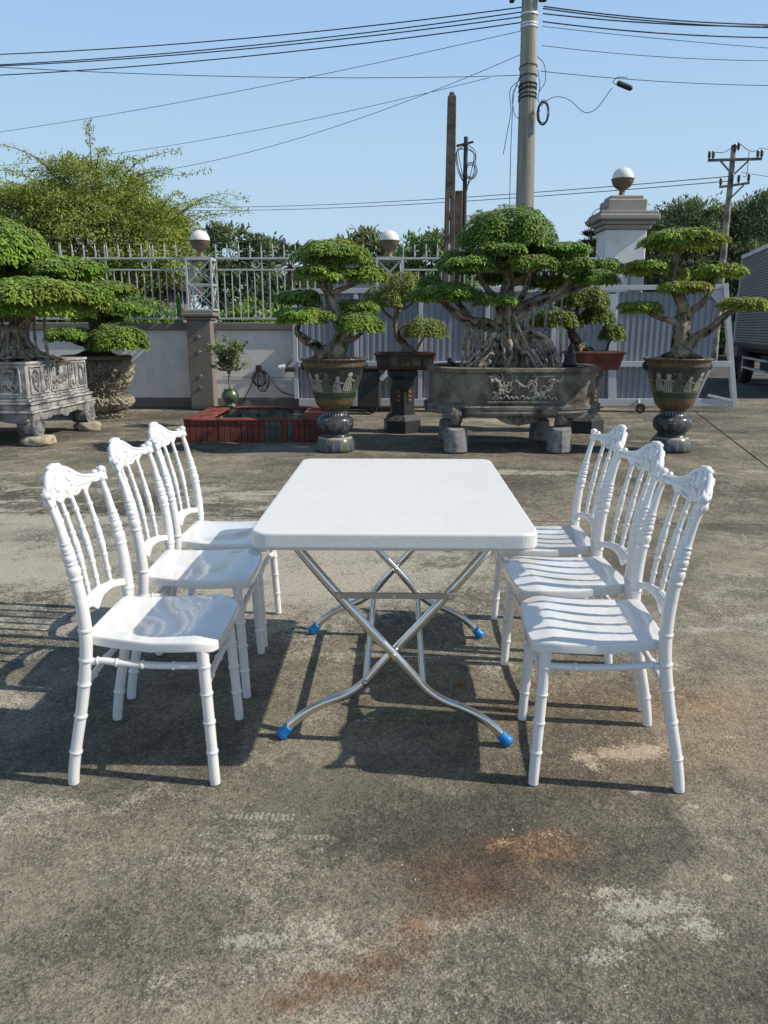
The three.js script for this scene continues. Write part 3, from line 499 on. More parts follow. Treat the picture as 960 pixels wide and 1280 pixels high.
// ---------------------------------------------------------------- sliding gate
{
  const G = thing('sliding_gate', 'grey sliding gate of corrugated sheet in a tube frame on wheels', 'gate', [0, 0, -11.9]);
  const xa = -1.34, xb = 5.06, tube = .07;
  mesh('top_rail', bar([xa - .035, 1.79, 0], [xb + .05, 1.86, 0], tube), M.gatePaint, G);
  mesh('middle_rail', bar([xa + .036, .73, .02], [xb + .20, .73, .02], .085, .075), M.gatePaint, G);
  mesh('bottom_rail', bar([xa + .036, .15, 0], [xb + .30, .15, 0], .11, tube), M.gatePaint, G);
  const xs = [xa, -.42, .55, 1.55, 2.55, 3.50];
  xs.forEach((x, i) => { const w = i === 5 ? .12 : .065; mesh('upright', bar([x, .206, .0], [x + (i === 5 ? -.10 : 0), 1.75, .0], w, .062), M.gatePaint, G); });
  mesh('end_post', bar([xb, 1.90, .01], [xb + .33, .09, .01], .075, .07), M.gatePaint, G);
  mesh('brace', bar([xb - .30, .21, .05], [xb - .12, .69, .05], .05), M.gatePaint, G);
  mesh('brace', bar([xb - .1, .26, .03], [xb + .26, .18, .03], .04), M.gatePaint, G);
  mesh('gusset', new THREE.ExtrudeGeometry(tri2([[xb - .28, 1.80], [xb - .02, 1.82], [xb - .02, 1.58]]), { depth: .012, bevelEnabled: false }), M.gatePaint, G);
  const sheet = (w, h) => {                              // trapezoid corrugation
    const pts = [], pitch = .092; let x = 0; while (x < w - .001) { for (const [f, d] of [[0, 0], [.30, 0], [.42, .020], [.80, .020], [.92, 0]]) { const q = x + f * pitch; if (q < w) pts.push([q, d]); } x += pitch; } pts.push([w, 0]);
    const P = [], I = []; pts.forEach(([q, d]) => P.push(q, 0, d, q, h, d)); for (let i = 0; i < pts.length - 1; i++) { const a = i * 2; I.push(a, a + 2, a + 1, a + 1, a + 2, a + 3); }
    let g = new THREE.BufferGeometry(); g.setAttribute('position', new THREE.Float32BufferAttribute(P, 3)); g.setIndex(I); g = g.toNonIndexed(); g.computeVertexNormals(); return uvm(g);
  };
  const sm2 = M.gateSheet.clone(); sm2.side = THREE.DoubleSide;
  const ends = [...xs, xb - .06];
  for (let i = 0; i < 6; i++) { const a = ends[i] + .02, b = ends[i + 1] - .02; mesh('corrugated_sheet', at(sheet(b - a, 1.02), a, .765, -.05), sm2, G); if (i < 5 || true) mesh('corrugated_sheet', at(sheet(i === 5 ? b - a - .12 : b - a, .50), a, .20, -.05), sm2, G); }
}
function gateWheel(x) { const G = scene.getObjectByName('sliding_gate'); const t = new THREE.TorusGeometry(.055, .022, 10, 24); t.translate(x, .077, .17); const w = mesh('wheel', t, M.rubber, G); const h = new THREE.CylinderGeometry(.04, .04, .03, 20); h.rotateX(Math.PI / 2); h.translate(x, .077, .17); mesh('hub', h, std(.12, .10, .07, .6), w); mesh('fork', bar([x, .08, .125], [x, .20, .045], .03), M.gatePaint, w); }
gateWheel(-.18); gateWheel(3.90);
{
  const B = thing('motor_box', 'black gate motor box behind the bonsai pedestal', 'box', [-.22, .10, -11.62]);
  mesh('housing', cbox(.34, .56, .26, 0, .28, 0, .03), M.black, B); mesh('lid', cbox(.36, .05, .28, 0, .585, 0, .02), M.black, B);
  mesh('white_arm', sweep(curve([[.17, .42, .15], [.26, .52, .16], [.30, .60, .15], [.24, .66, .15]], 16), .035, 10), M.plastic, B);
  const F = thing('gate_sensor', 'white-capped black fitting on the bare end of the corrugated gate', 'sensor', [-1.40, .66, -11.82]);
  const c = new THREE.CylinderGeometry(.04, .045, .10, 16); c.rotateZ(Math.PI / 2 + .1); c.translate(-.14, .02, 0); mesh('cap', c, M.plastic, F); mesh('body', cbox(.16, .07, .07, -.02, -.01, 0, .01), M.black, F); mesh('stay', sweep([V(-.08, .03, 0), V(0, .14, 0)], .008, 6), M.black, F);
}
{ // cable coil on the wall
  const C = thing('cable_coil', 'black power cable coiled below a socket on the white wall', 'cable', [-2.0, .62, -12.46]);
  mesh('socket', cbox(.09, .09, .035, 0, .02, -.005, .008), M.black, C);
  for (let i = 0; i < 5; i++) { const r = mulberry(70 + i), w = .05 + r() * .06, h = .22 + r() * .12, P = []; for (let k = 0; k <= 40; k++) { const a = k / 40 * Math.PI * 2; P.push(V(.05 + Math.sin(a) * w * (1 + .15 * Math.sin(3 * a + i)) + (i - 2) * .025, -.02 - h / 2 * (1 - Math.cos(a)), .03 + i * .012)); } mesh('loop', sweep(P, .008, 6), M.wire, C); }
  mesh('lead', sweep(curve([[0, 0, .03], [-.10, -.2, .03], [-.22, -.42, .03], [-.30, -.53, .05]], 20), .008, 6), M.wire, C);
  mesh('lead', sweep(curve([[.05, -.02, .03], [.18, -.12, .03], [.32, -.32, .03], [.5, -.40, .03], [.7, -.42, .06]], 24), .008, 6), M.wire, C);
}

// ---------------------------------------------------------------- brick basin and citrus
{
  const x0 = -2.265, x1 = -.705, z0 = -8.68, z1 = -10.18, h = .262, rim = .17, B = thing('brick_basin', 'low red-painted brick basin with two bare greenish patches', 'basin', [0, 0, 0]);
  const R = mulberry(5), mats = [M.redPaint, M.redPaint2];
  const n = 24, w = (x1 - x0) / n, fb = cbox(w - .004, h - .022, .09, 0, 0, 0, .004);
  for (let i = 0; i < n; i++) { const b = mesh('brick', fb, (i >= 14 && i <= 16) || i === 18 ? M.bareBrick : mats[R() * 2 | 0], B); b.position.set(x0 + w * (i + .5), (h - .022) / 2, z0 - .048 - R() * .004); }
  const m = 20, wz = (z0 - z1) / m, sb = cbox(.09, h - .022, wz - .004, 0, 0, 0, .004);
  for (const x of [x1 - .048, x0 + .048]) for (let i = 1; i < m; i++) { const b = mesh('brick', sb, mats[R() * 2 | 0], B); b.position.set(x, (h - .022) / 2, z0 - wz * (i + .5) + .0); }
  for (let i = 0; i < n; i++) { const b = mesh('brick', fb, mats[R() * 2 | 0], B); b.position.set(x0 + w * (i + .5), (h - .022) / 2, z1 + .046); }
  mesh('core', [cbox(x1 - x0 - .2, h - .03, rim - .09, (x0 + x1) / 2, (h - .03) / 2, z0 - .13, .003), cbox(x1 - x0 - .2, h - .03, rim - .09, (x0 + x1) / 2, (h - .03) / 2, z1 + .13, .003), cbox(rim - .09, h - .03, z0 - z1 - .36, x0 + .13, (h - .03) / 2, (z0 + z1) / 2, .003), cbox(rim - .09, h - .03, z0 - z1 - .36, x1 - .13, (h - .03) / 2, (z0 + z1) / 2, .003)], M.cement, B);
  mesh('rim_front', cbox(x1 - x0 + .01, .022, rim, (x0 + x1) / 2, h - .011, z0 - rim / 2 + .006, .005), M.redPaint, B);
  mesh('rim_back', cbox(x1 - x0 + .01, .022, rim, (x0 + x1) / 2, h - .011, z1 + rim / 2, .005), M.redPaint, B);
  for (const x of [x0 + rim * .8, x1 - rim * .8]) mesh('rim_side', cbox(rim * 1.6, .022, z0 - z1 - 2 * rim, x, h - .011, (z0 + z1) / 2, .005), M.redPaint, B);
  mesh('bed', cbox(x1 - x0 - .3, .06, z0 - z1 - .3, (x0 + x1) / 2, .08, (z0 + z1) / 2, .004), M.cement, B);
  mesh('standing_slab', cbox(.9, .10, .06, -1.35, .16, -9.75, .01), M.bareBrick, B);
}

// ---------------------------------------------------------------- foliage tools
const leafGeo = (() => { const g = new THREE.BufferGeometry(); const P = [0, 0, 0, -.26, .32, .05, 0, .36, -.03, .26, .32, .05, 0, 1, -.10, -.20, .66, .02, .20, .66, .02]; g.setAttribute('position', new THREE.Float32BufferAttribute(P, 3)); g.setIndex([0, 2, 1, 0, 3, 2, 1, 2, 5, 2, 3, 6, 5, 2, 4, 2, 6, 4]); g.computeVertexNormals(); return g; })();
const sprigGeo = (() => { const list = []; for (let k = 0; k < 7; k++) { const g = leafGeo.clone().toNonIndexed(); g.scale(.55, .5, .6); const s = k === 6 ? 0 : k % 2 ? 1 : -1; g.rotateZ(-s * .95); g.rotateY(s * .2); g.translate(0, (k >> 1) * .24, 0); list.push(g); } const g = mergeGeometries(list.map(q => { q.deleteAttribute('uv'); return q; })); return g; })();
class Leaves {
  constructor(seed) { this.m = []; this.c = []; this.r = mulberry(seed); this.q = new THREE.Matrix4(); }
  add(p, along, up, len, wid, tint) {
    const y = along.clone().normalize(), z = up.clone().sub(y.clone().multiplyScalar(up.dot(y))); if (z.lengthSq() < 1e-6) z.set(.3, .2, .9); z.normalize(); const x = y.clone().cross(z);
    this.q.makeBasis(x.multiplyScalar(wid), y.multiplyScalar(len), z.multiplyScalar(len)); this.q.setPosition(p); this.m.push(this.q.clone()); this.c.push(tint);
  }
  build(name, mat, parent, geo = leafGeo) { const I = new THREE.InstancedMesh(geo, mat, this.m.length); const c = new THREE.Color(); this.m.forEach((m, i) => { I.setMatrixAt(i, m); const t = this.c[i]; I.setColorAt(i, c.setRGB(t[0], t[1], t[2])); }); I.name = name; I.userData.kind = 'stuff'; I.castShadow = I.receiveShadow = true; parent.add(I); return I; }
}
// a clipped pad of leaves, like a flattened dome; x y z centre, rx ry half sizes
function padLeaves(L, [x, y, z, rx, ry, rz = rx * .92], len, dens, tone) {
  const r = L.r, n = Math.round(Math.PI * rx * rz * (1 + 1.2 * ry / rx) * dens / (len * len * .36));
  const lumps = []; const nl = Math.max(6, Math.round(rx * rz * 260)); for (let i = 0; i < nl; i++) { const a = r() * 6.283, q = Math.sqrt(r()); lumps.push([Math.cos(a) * q, Math.sin(a) * q, .5 + r(), .12 + .1 * r(), .85 + .3 * r()]); }
  for (let i = 0; i < n; i++) {
    const a = r() * 6.283, edge = 1 + .10 * Math.sin(a * 3 + x * 9) + .07 * Math.sin(a * 7 + z * 5), q = Math.pow(r(), .42) * edge; const u = Math.cos(a) * q, v = Math.sin(a) * q;
    let lump = 0, tn = 1; for (const l of lumps) { const d = ((u - l[0]) ** 2 + (v - l[1]) ** 2) / (l[3] * l[3]); if (d < 1) { const k = (1 - d) * l[2]; if (k > lump) { lump = k; tn = l[4]; } } }
    const dome = Math.sqrt(Math.max(0, 1 - (q / edge) ** 2.4)), hi = -.75 + 1.7 * dome + .22 * (lump - .4), lo = -.95 + .1 * r();
    const depth = Math.pow(r(), 2.4), h = lerp(hi, Math.max(lo, hi - 1.1), depth);
    const out = V(u * rz, 0, v * rx).normalize(), droop = .25 + .75 * q * q + .5 * (r() - .5);
    const p = V(x + u * rx, y + h * ry + (r() - .5) * len * .5, z + v * rz);
    const along = out.clone().multiplyScalar(.7 + .5 * r()).add(V((r() - .5) * 1.3, -droop + .25, (r() - .5) * 1.3)), up = V(u * .8 + (r() - .5) * .9, .9, v * .8 + (r() - .5) * .9);
    const s = len * (.6 + .75 * r()), k = tn * (.5 + .9 * r()), yl = r() < .16 ? 1.55 : 1;
    L.add(p, along, up, s, s * (.82 + .3 * r()), [tone[0] * k * yl, tone[1] * k * (yl > 1 ? 1.15 : 1), tone[2] * k]);
  }
}
const jit = (P, r, a) => P.map((p, i) => i && i < P.length - 1 ? p.clone().add(V((r() - .5) * a, (r() - .5) * a, (r() - .5) * a)) : p);
function limb(pts, ra, rb, r, n = 26, seg = 9, gnarl = .0) { const P = curve(pts, n); return sweep(P.map((p, i) => gnarl ? p.clone().add(V((r() - .5) * gnarl, 0, (r() - .5) * gnarl)) : p), t => lerp(ra, rb, Math.pow(t, .8)) * (1 + (gnarl ? .22 * (r() - .5) : .06 * (r() - .5))), seg); }
function fans(list, pads, base, r, w = .014, per = 6) {    // twigs spreading below each pad from a fork point
  pads.forEach((p, i) => { const b = base[i] || base[base.length - 1]; for (let k = 0; k < per; k++) { const a = r() * 6.283, q = .35 + .55 * r(); const e = [p[0] + Math.cos(a) * q * p[3], p[1] - p[4] * .35, p[2] + Math.sin(a) * q * p[3] * .85]; const mid = [lerp(b[0], e[0], .45) + (r() - .5) * .04, lerp(b[1], e[1], .62) , lerp(b[2], e[2], .45) + (r() - .5) * .04]; list.push(limb([b, mid, e], w, w * .3, r, 9, 5)); } });
}
// pads and limbs are given where they stand in the yard; the thing's origin is its base
function bonsai(name, label, o) {
  const [bx, by, bz] = o.base, T = thing(name, label, 'bonsai', o.base, 0, o.group), r = mulberry(o.seed);
  const loc = p => [p[0] - bx, p[1] - by, p[2] - bz, ...p.slice(3)], pads = o.pads.map(loc), wood = [], L = new Leaves(o.seed + 7);
  for (const l of o.limbs) wood.push(limb(l.pts.map(loc), l.r[0], l.r[1], r, l.n || 26, 10, l.g || 0));
  const forks = o.forks.map(loc); fans(wood, pads, forks, r, o.twig || .013, o.per || 6);
  forks.forEach((f, i) => { const p = pads[i]; wood.push(limb([f, [lerp(f[0], p[0], .5), lerp(f[1], p[1], .4), lerp(f[2], p[2], .5)], [p[0], p[1] - p[4] * .2, p[2]]], (o.twig || .013) * 1.6, .006, r, 8, 6)); });
  mesh('trunk', wood, o.bark, T);
  if (o.roots) mesh('roots', o.roots(r, loc), o.rootMat || o.bark, T);
  const rs = mulberry(o.seed + 55);
  pads.forEach((p, i) => {                                // each pad is a cluster of smaller tufts over a thin bed
    const [x, y, z, rx, ry, rz = rx * .92] = p; padLeaves(L, [x, y - ry * .25, z, rx * .9, ry * .6, rz * .9], o.leaf, (o.dens || 4.2) * .75, o.tone);
    if (ry / rx > .38) { padLeaves(L, p, o.leaf, o.dens || 4.2, o.tone); return; }
    const n = Math.max(3, Math.round(rx * rz * 95));
    for (let k = 0; k < n; k++) { const a = k * 2.4 + rs(), q = Math.sqrt((k + .5) / n) * .80, s = .85 + .35 * rs(), w = Math.min(.62, .30 + .055 / rx) * s, dome = Math.sqrt(Math.max(0, 1 - q * q * .92)); padLeaves(L, [x + Math.cos(a) * q * rx, y + ry * (-.62 - (ry / rx > .3 ? .35 * q : 0) + 1.2 * dome + .16 * (rs() - .5)), z + Math.sin(a) * q * rz, rx * w, Math.max(.035, ry * .42 * s), rz * w], o.leaf, (o.dens || 4.2) * .8, o.tone.map((v, j) => v * (.86 + .28 * rs()))); }
  });
  L.build('crown', leafMat(1, 1, 1, o.gloss === undefined ? .3 : o.gloss), T);
  return T;
}
const flare = (c, n, len, ra, seed, drop = .10, asp = .8) => (r, loc) => { const out = []; for (let i = 0; i < n; i++) { const a = i / n * 6.283 + r() * .5, q = len * (.6 + .6 * r()), ca = Math.cos(a), sa = Math.sin(a) * asp, b = loc(c); out.push(limb([[b[0] + ca * ra * .3, b[1] + drop * 1.6, b[2] + sa * ra * .3], [b[0] + ca * q * .3, b[1] + drop * .55, b[2] + sa * q * .3], [b[0] + ca * q * .65 + (r() - .5) * .04, b[1] + .02, b[2] + sa * q * .65], [b[0] + ca * q, b[1] - .015, b[2] + sa * q]], ra * .62, ra * .18, r, 14, 8, ra * .06)); } return out; };
const FIC = [.195, .335, .012], DEEP = [.165, .305, .012], YEL = [.245, .350, .016];

// ---------------------------------------------------------------- glazed pots with bonsai
function canvasTex(w, h, draw, rx = 1) { const c = document.createElement('canvas'); c.width = w; c.height = h; draw(c.getContext('2d'), w, h); const t = new THREE.CanvasTexture(c); t.colorSpace = THREE.SRGBColorSpace; t.wrapS = THREE.RepeatWrapping; t.wrapT = THREE.ClampToEdgeWrapping; t.repeat.x = rx; t.magFilter = THREE.LinearFilter; return t; }
function blotch(g, w, h, n, cols, seed, s0 = 2, s1 = 14, al = .35) { const r = mulberry(seed); for (let i = 0; i < n; i++) { g.globalAlpha = al * r(); g.fillStyle = cols[r() * cols.length | 0]; g.beginPath(); g.ellipse(r() * w, r() * h, lerp(s0, s1, r() * r()), lerp(s0, s1, r() * r()) * .7, r() * 3, 0, 7); g.fill(); } g.globalAlpha = 1; }
function figure(g, x, y, s, col, r) { // a robed figure in white slip
  g.fillStyle = col; g.beginPath(); g.moveTo(x - s * .34, y); g.quadraticCurveTo(x - s * .30, y - s * .7, x - s * .10, y - s * 1.05); g.lineTo(x + s * .12, y - s * 1.05); g.quadraticCurveTo(x + s * .2, y - s * .6, x + s * .36, y); g.closePath(); g.fill();
  g.beginPath(); g.ellipse(x + s * .02, y - s * 1.22, s * .14, s * .18, 0, 0, 7); g.fill(); g.lineWidth = s * .12; g.strokeStyle = col; g.beginPath(); g.moveTo(x, y - s * .9); g.quadraticCurveTo(x + s * .4, y - s * .8, x + s * (.3 + .2 * r()), y - s * (.4 + .5 * r())); g.stroke();
  g.strokeStyle = 'rgba(30,40,30,.7)'; g.lineWidth = Math.max(1, s * .04); for (let k = 0; k < 4; k++) { g.beginPath(); g.moveTo(x + (k - 1.5) * s * .08, y - s * .9); g.lineTo(x + (k - 1.5) * s * .17, y); g.stroke(); }
}
const potBowl = canvasTex(1024, 256, (g, w, h) => {
  g.fillStyle = '#1c2c26'; g.fillRect(0, 0, w, h); blotch(g, w, h, 700, ['#0e2a22', '#2f5a48', '#123', '#3a4a2c', '#0b1d18', '#4a3a20'], 3, 3, 22);
  const r = mulberry(9); for (let i = 0; i < 15; i++) { const x = (i + .5) / 15 * w + (r() - .5) * 20; if (i % 4 === 1) { g.fillStyle = '#7d6b3c'; g.fillRect(x - 8, 90, 14, 90); blotch(g, 0, 0, 0, ['#000'], 1); } figure(g, x, 194 + r() * 8, 92 + r() * 26, i % 4 === 3 ? '#7d6a40' : i % 3 === 2 ? '#4d6156' : '#a9a99e', r); }
  for (let i = 0; i < 220; i++) { g.globalAlpha = .75; g.fillStyle = ['#a9a694', '#7d6c42', '#4f6a5b', '#1a2420', '#6b3f2c', '#2f4a5a'][r() * 6 | 0]; g.beginPath(); g.ellipse(r() * w, 20 + r() * 178, 2 + 8 * r(), 2 + 5 * r(), r() * 3, 0, 7); g.fill(); } g.globalAlpha = 1;
  g.fillStyle = '#163f33'; g.fillRect(0, 206, w, 50); blotch(g, w, 60, 0, ['#000'], 1); g.fillStyle = '#8a7a45'; g.fillRect(0, 202, w, 5);
});
const potRim = canvasTex(1024, 64, (g, w, h) => { g.fillStyle = '#5f4a33'; g.fillRect(0, 0, w, h); blotch(g, w, h, 500, ['#5a3a24', '#a98d5a', '#3d2b20', '#6b4a3a'], 31, 2, 12); g.strokeStyle = '#241a1c'; g.lineWidth = 6; for (let i = 0; i < 16; i++) { const x = i * 64; g.beginPath(); g.moveTo(x + 6, 46); g.quadraticCurveTo(x + 18, 10, x + 30, 32); g.quadraticCurveTo(x + 42, 54, x + 56, 20); g.stroke(); } g.fillStyle = '#4b2a24'; g.fillRect(0, 0, w, 8); });
const potOchre = canvasTex(1024, 96, (g, w, h) => { g.fillStyle = '#6d5530'; g.fillRect(0, 0, w, h); blotch(g, w, h, 700, ['#4f3c20', '#8a6b38', '#35301e', '#5e5534'], 41, 3, 16, .5); for (let i = 0; i < 18; i++) { const x = (i + .5) / 18 * w; g.globalAlpha = .6; g.fillStyle = i % 2 ? '#33453b' : '#5e4230'; g.beginPath(); g.moveTo(x - 24, h); g.quadraticCurveTo(x - 18, 50, x, 30); g.quadraticCurveTo(x + 18, 50, x + 24, h); g.fill(); } });
const potWaist = canvasTex(1024, 160, (g, w, h) => { g.fillStyle = '#222a38'; g.fillRect(0, 0, w, h); blotch(g, w, h, 700, ['#141a2a', '#35414a', '#25332f', '#10141c', '#4b4a40'], 51, 3, 18, .5); const r = mulberry(8); g.fillStyle = '#777f78'; for (let i = 0; i < 26; i++) { const x = (i + .5) / 26 * w; g.fillRect(x - 9, 2, 16, 26); } g.strokeStyle = '#8d918a'; g.lineWidth = 4; for (let i = 0; i < 110; i++) { const x = r() * w, y = 84 + (r() - .5) * 62; g.globalAlpha = .4 + .5 * r(); g.beginPath(); g.arc(x, y, 6 + 8 * r(), r() * 6, r() * 6 + 4); g.stroke(); } g.globalAlpha = 1; g.fillStyle = '#2c4d43'; g.fillRect(0, 122, w, 8); });
const potFoot = canvasTex(1024, 128, (g, w, h) => { g.fillStyle = '#726a4e'; g.fillRect(0, 0, w, h); blotch(g, w, h, 600, ['#5a5138', '#8b8160', '#4d5a48', '#3d3d34'], 61, 3, 14, .5); for (let i = 0; i < 16; i++) { const x = (i + .5) / 16 * w; g.globalAlpha = .8; g.fillStyle = ['#34385e', '#43665a', '#41586a'][i % 3]; g.beginPath(); g.moveTo(x - 26, 12); g.lineTo(x + 26, 12); g.quadraticCurveTo(x + 24, 84, x, 104); g.quadraticCurveTo(x - 24, 84, x - 26, 12); g.fill(); g.fillStyle = 'rgba(20,24,50,.45)'; g.fillRect(x - 3, 24, 6, 60); } g.fillStyle = '#b7b49c'; g.fillRect(0, 0, w, 8); });
const glaze = t => new THREE.MeshPhysicalMaterial({ map: t, roughness: .42, clearcoat: .5, clearcoatRoughness: .22, bumpMap: rep(carveBump, 8, 1), bumpScale: .003 });
const GZ = { rim: glaze(potRim), bowl: glaze(potBowl), ochre: glaze(potOchre), waist: glaze(potWaist), foot: glaze(potFoot) };
function even(rows, n) { const d = [0]; for (let i = 1; i < rows.length; i++) d.push(d[i - 1] + Math.hypot(rows[i][0] - rows[i - 1][0], rows[i][1] - rows[i - 1][1])); const o = []; for (let k = 0; k <= n; k++) { const q = d[d.length - 1] * k / n; let i = 0; while (i < d.length - 2 && q > d[i + 1]) i++; const t = (q - d[i]) / (d[i + 1] - d[i] || 1); o.push([lerp(rows[i][0], rows[i + 1][0], t), lerp(rows[i][1], rows[i + 1][1], t)]); } return o; }
function pot(name, label, x, z) {
  const P = thing(name, label, 'pot', [x, 0, z]);
  const ring = (rows, m, n) => mesh(n, lathe(even(rows, 14), 48), m, P);
  ring([[.0, .003], [.205, .003], [.212, .02], [.205, .09], [.180, .145], [.165, .155]], GZ.foot, 'foot');
  ring([[.165, .155], [.150, .165], [.140, .20], [.165, .215], [.190, .25], [.198, .29], [.190, .335], [.165, .365], [.135, .38], [.125, .41], [.128, .43]], GZ.waist, 'waist');
  ring([[.128, .43], [.16, .455], [.195, .50], [.208, .545], [.215, .565]], GZ.ochre, 'collar');
  ring([[.215, .565], [.220, .57], [.228, .62], [.262, .72], [.296, .82], [.312, .872]], GZ.bowl, 'bowl');
  ring([[.312, .872], [.322, .88], [.326, .93], [.345, .945], [.350, .962], [.335, .968], [.312, .962], [.300, .93]], GZ.rim, 'rim');
  ring([[.302, .93], [.2, .955], [.0, .965]], M.moss, 'soil');
  for (const a of [.0, Math.PI]) { const k = new THREE.SphereGeometry(.035, 12, 10); k.scale(1, 1.3, 1); k.translate(.318 * Math.cos(a + .1), .885, .318 * Math.sin(a + .1)); mesh('lion_boss', k, M.blackGlaze, P); }
  return P;
}
pot('glazed_pot', 'green glazed pedestal pot painted with white figures beside the red brick basin', -.515, -8.08);
pot('glazed_pot', 'green glazed pedestal pot painted with white figures before the gate end', 3.03, -8.08);
const Z1 = -8.08;
bonsai('bonsai_tree', 'bonsai with tiered leaf pads in the figured pot beside the brick basin', {
  seed: 101, base: [-.54, .955, Z1], bark: M.bark, leaf: .036, tone: FIC, dens: 4.6,
  pads: [[-.52, 2.00, -8.1, .37, .125, .34], [-.62, 1.80, -7.95, .27, .08], [-.16, 1.80, -8.08, .19, .08], [-.86, 1.57, -8.2, .23, .08], [-.29, 1.485, -8.25, .23, .075], [-.82, 1.385, -7.95, .27, .08], [-.25, 1.32, -7.95, .23, .095]],
  limbs: [{ pts: [[-.53, .95, Z1], [-.46, 1.09, Z1], [-.41, 1.22, Z1 + .02], [-.48, 1.39, Z1], [-.55, 1.57, Z1], [-.56, 1.77, Z1], [-.53, 1.92, Z1]], r: [.115, .03], g: .012 }, { pts: [[-.62, .96, Z1], [-.68, 1.07, Z1 + .03], [-.79, 1.14, Z1 + .05], [-.88, 1.23, Z1 + .06], [-.84, 1.34, -7.97]], r: [.075, .022], g: .01 }, { pts: [[-.43, 1.18, Z1], [-.33, 1.15, Z1 + .06], [-.22, 1.22, -7.98]], r: [.045, .018] }, { pts: [[-.5, 1.42, Z1], [-.66, 1.46, -8.14], [-.82, 1.50, -8.18]], r: [.035, .015] }, { pts: [[-.55, 1.6, Z1], [-.34, 1.68, -8.08], [-.18, 1.74, -8.08]], r: [.034, .014] }, { pts: [[-.48, 1.36, Z1], [-.38, 1.38, -8.16], [-.30, 1.43, -8.23]], r: [.03, .014] }, { pts: [[-.54, 1.58, Z1], [-.62, 1.66, -8.0], [-.64, 1.73, -7.96]], r: [.03, .014] }],
  forks: [[-.53, 1.90, Z1], [-.63, 1.72, -7.97], [-.19, 1.73, -8.08], [-.82, 1.49, -8.18], [-.30, 1.42, -8.23], [-.84, 1.31, -7.97], [-.23, 1.22, -7.98]],
  roots: flare([-.56, .955, Z1], 13, .24, .085, 1, .07),
});
bonsai('bonsai_tree', 'bonsai with wide-spread separate leaf pads in the figured pot before the gate end', {
  seed: 202, base: [3.03, .955, Z1], bark: M.bark, leaf: .036, tone: YEL, dens: 4.2,
  pads: [[2.99, 2.13, -8.08, .35, .115, .30], [2.65, 1.86, -8.05, .24, .09], [3.43, 1.83, -8.15, .23, .07], [2.95, 1.655, -7.9, .22, .055], [3.03, 1.81, -8.2, .08, .06], [2.62, 1.465, -8.05, .22, .058], [3.64, 1.50, -8.05, .245, .058]],
  limbs: [{ pts: [[3.07, .95, Z1], [3.05, 1.10, Z1], [3.04, 1.30, Z1], [3.03, 1.46, Z1 + .02], [2.96, 1.64, Z1], [2.91, 1.81, Z1], [2.94, 2.02, Z1]], r: [.12, .026], g: .016 }, { pts: [[3.12, 1.08, Z1], [3.22, 1.18, Z1], [3.33, 1.25, Z1], [3.47, 1.38, Z1], [3.60, 1.46, Z1]], r: [.062, .025], g: .01 }, { pts: [[3.05, 1.32, Z1], [3.14, 1.44, Z1], [3.23, 1.51, Z1], [3.31, 1.65, Z1], [3.37, 1.77, -8.13]], r: [.045, .02], g: .006 }, { pts: [[3.03, 1.28, Z1], [2.94, 1.33, Z1 + .02], [2.78, 1.37, Z1 + .03], [2.66, 1.42, Z1 + .03]], r: [.045, .016], g: .006 }, { pts: [[2.93, 1.74, Z1], [2.80, 1.76, Z1], [2.68, 1.80, Z1 + .03]], r: [.028, .012] }, { pts: [[2.98, 1.56, Z1], [2.96, 1.58, -7.96], [2.95, 1.62, -7.9]], r: [.026, .012] }],
  forks: [[2.94, 2.03, Z1], [2.68, 1.79, -8.06], [3.38, 1.77, -8.14], [2.95, 1.61, -7.92], [2.98, 1.74, -8.12], [2.70, 1.41, -8.06], [3.56, 1.44, -8.07]],
  roots: flare([3.06, .955, Z1], 12, .27, .095, 2, .11),
});

// ---------------------------------------------------------------- tray bonsai on black pedestals
function hexBox(rb, rt, h, y, n = 6, turn = 0) { const g = new THREE.CylinderGeometry(rt, rb, h, n); g.rotateY(turn); g.translate(0, y + h / 2, 0); const q = g.toNonIndexed(); q.computeVertexNormals(); return uvm(q); }
function pedestal(x, z, label, turn) {
  const P = thing('pedestal', label, 'pedestal', [x, 0, z], turn, 'black ceramic pedestals');
  mesh('plinth', [hexBox(.245, .245, .15, .002), hexBox(.225, .19, .07, .152)], M.blackGlaze, P);
  mesh('shaft', [hexBox(.165, .150, .42, .222)], M.blackGlaze, P);
  const pm = std(.34, .19, .11, .6, { map: mottle }); for (let k = 0; k < 6; k++) { const a = k / 6 * 6.283 + Math.PI / 6, ca = Math.sin(a), sa = Math.cos(a); const g = cbox(.07, .17, .012, 0, 0, 0, .004); g.rotateY(a); g.translate(ca * .140, .45, sa * .140); mesh('panel', g, M.brownPot, P); for (const dy of [-.05, 0, .05]) { const q = cbox(.045, .022, .012, 0, 0, 0, .004); q.rotateY(a); q.translate(ca * .148, .45 + dy, sa * .148); mesh('motif', q, pm, P); } }
  mesh('capital', [hexBox(.15, .185, .05, .643), hexBox(.20, .20, .06, .694), hexBox(.17, .17, .012, .755)], M.blackGlaze, P);
  return P;
}
pedestal(.225, -9.62, 'black hexagonal pedestal with copper panels beside the motor box', .15);
pedestal(2.50, -9.62, 'black hexagonal pedestal half hidden behind the oblong stone planter', .15);
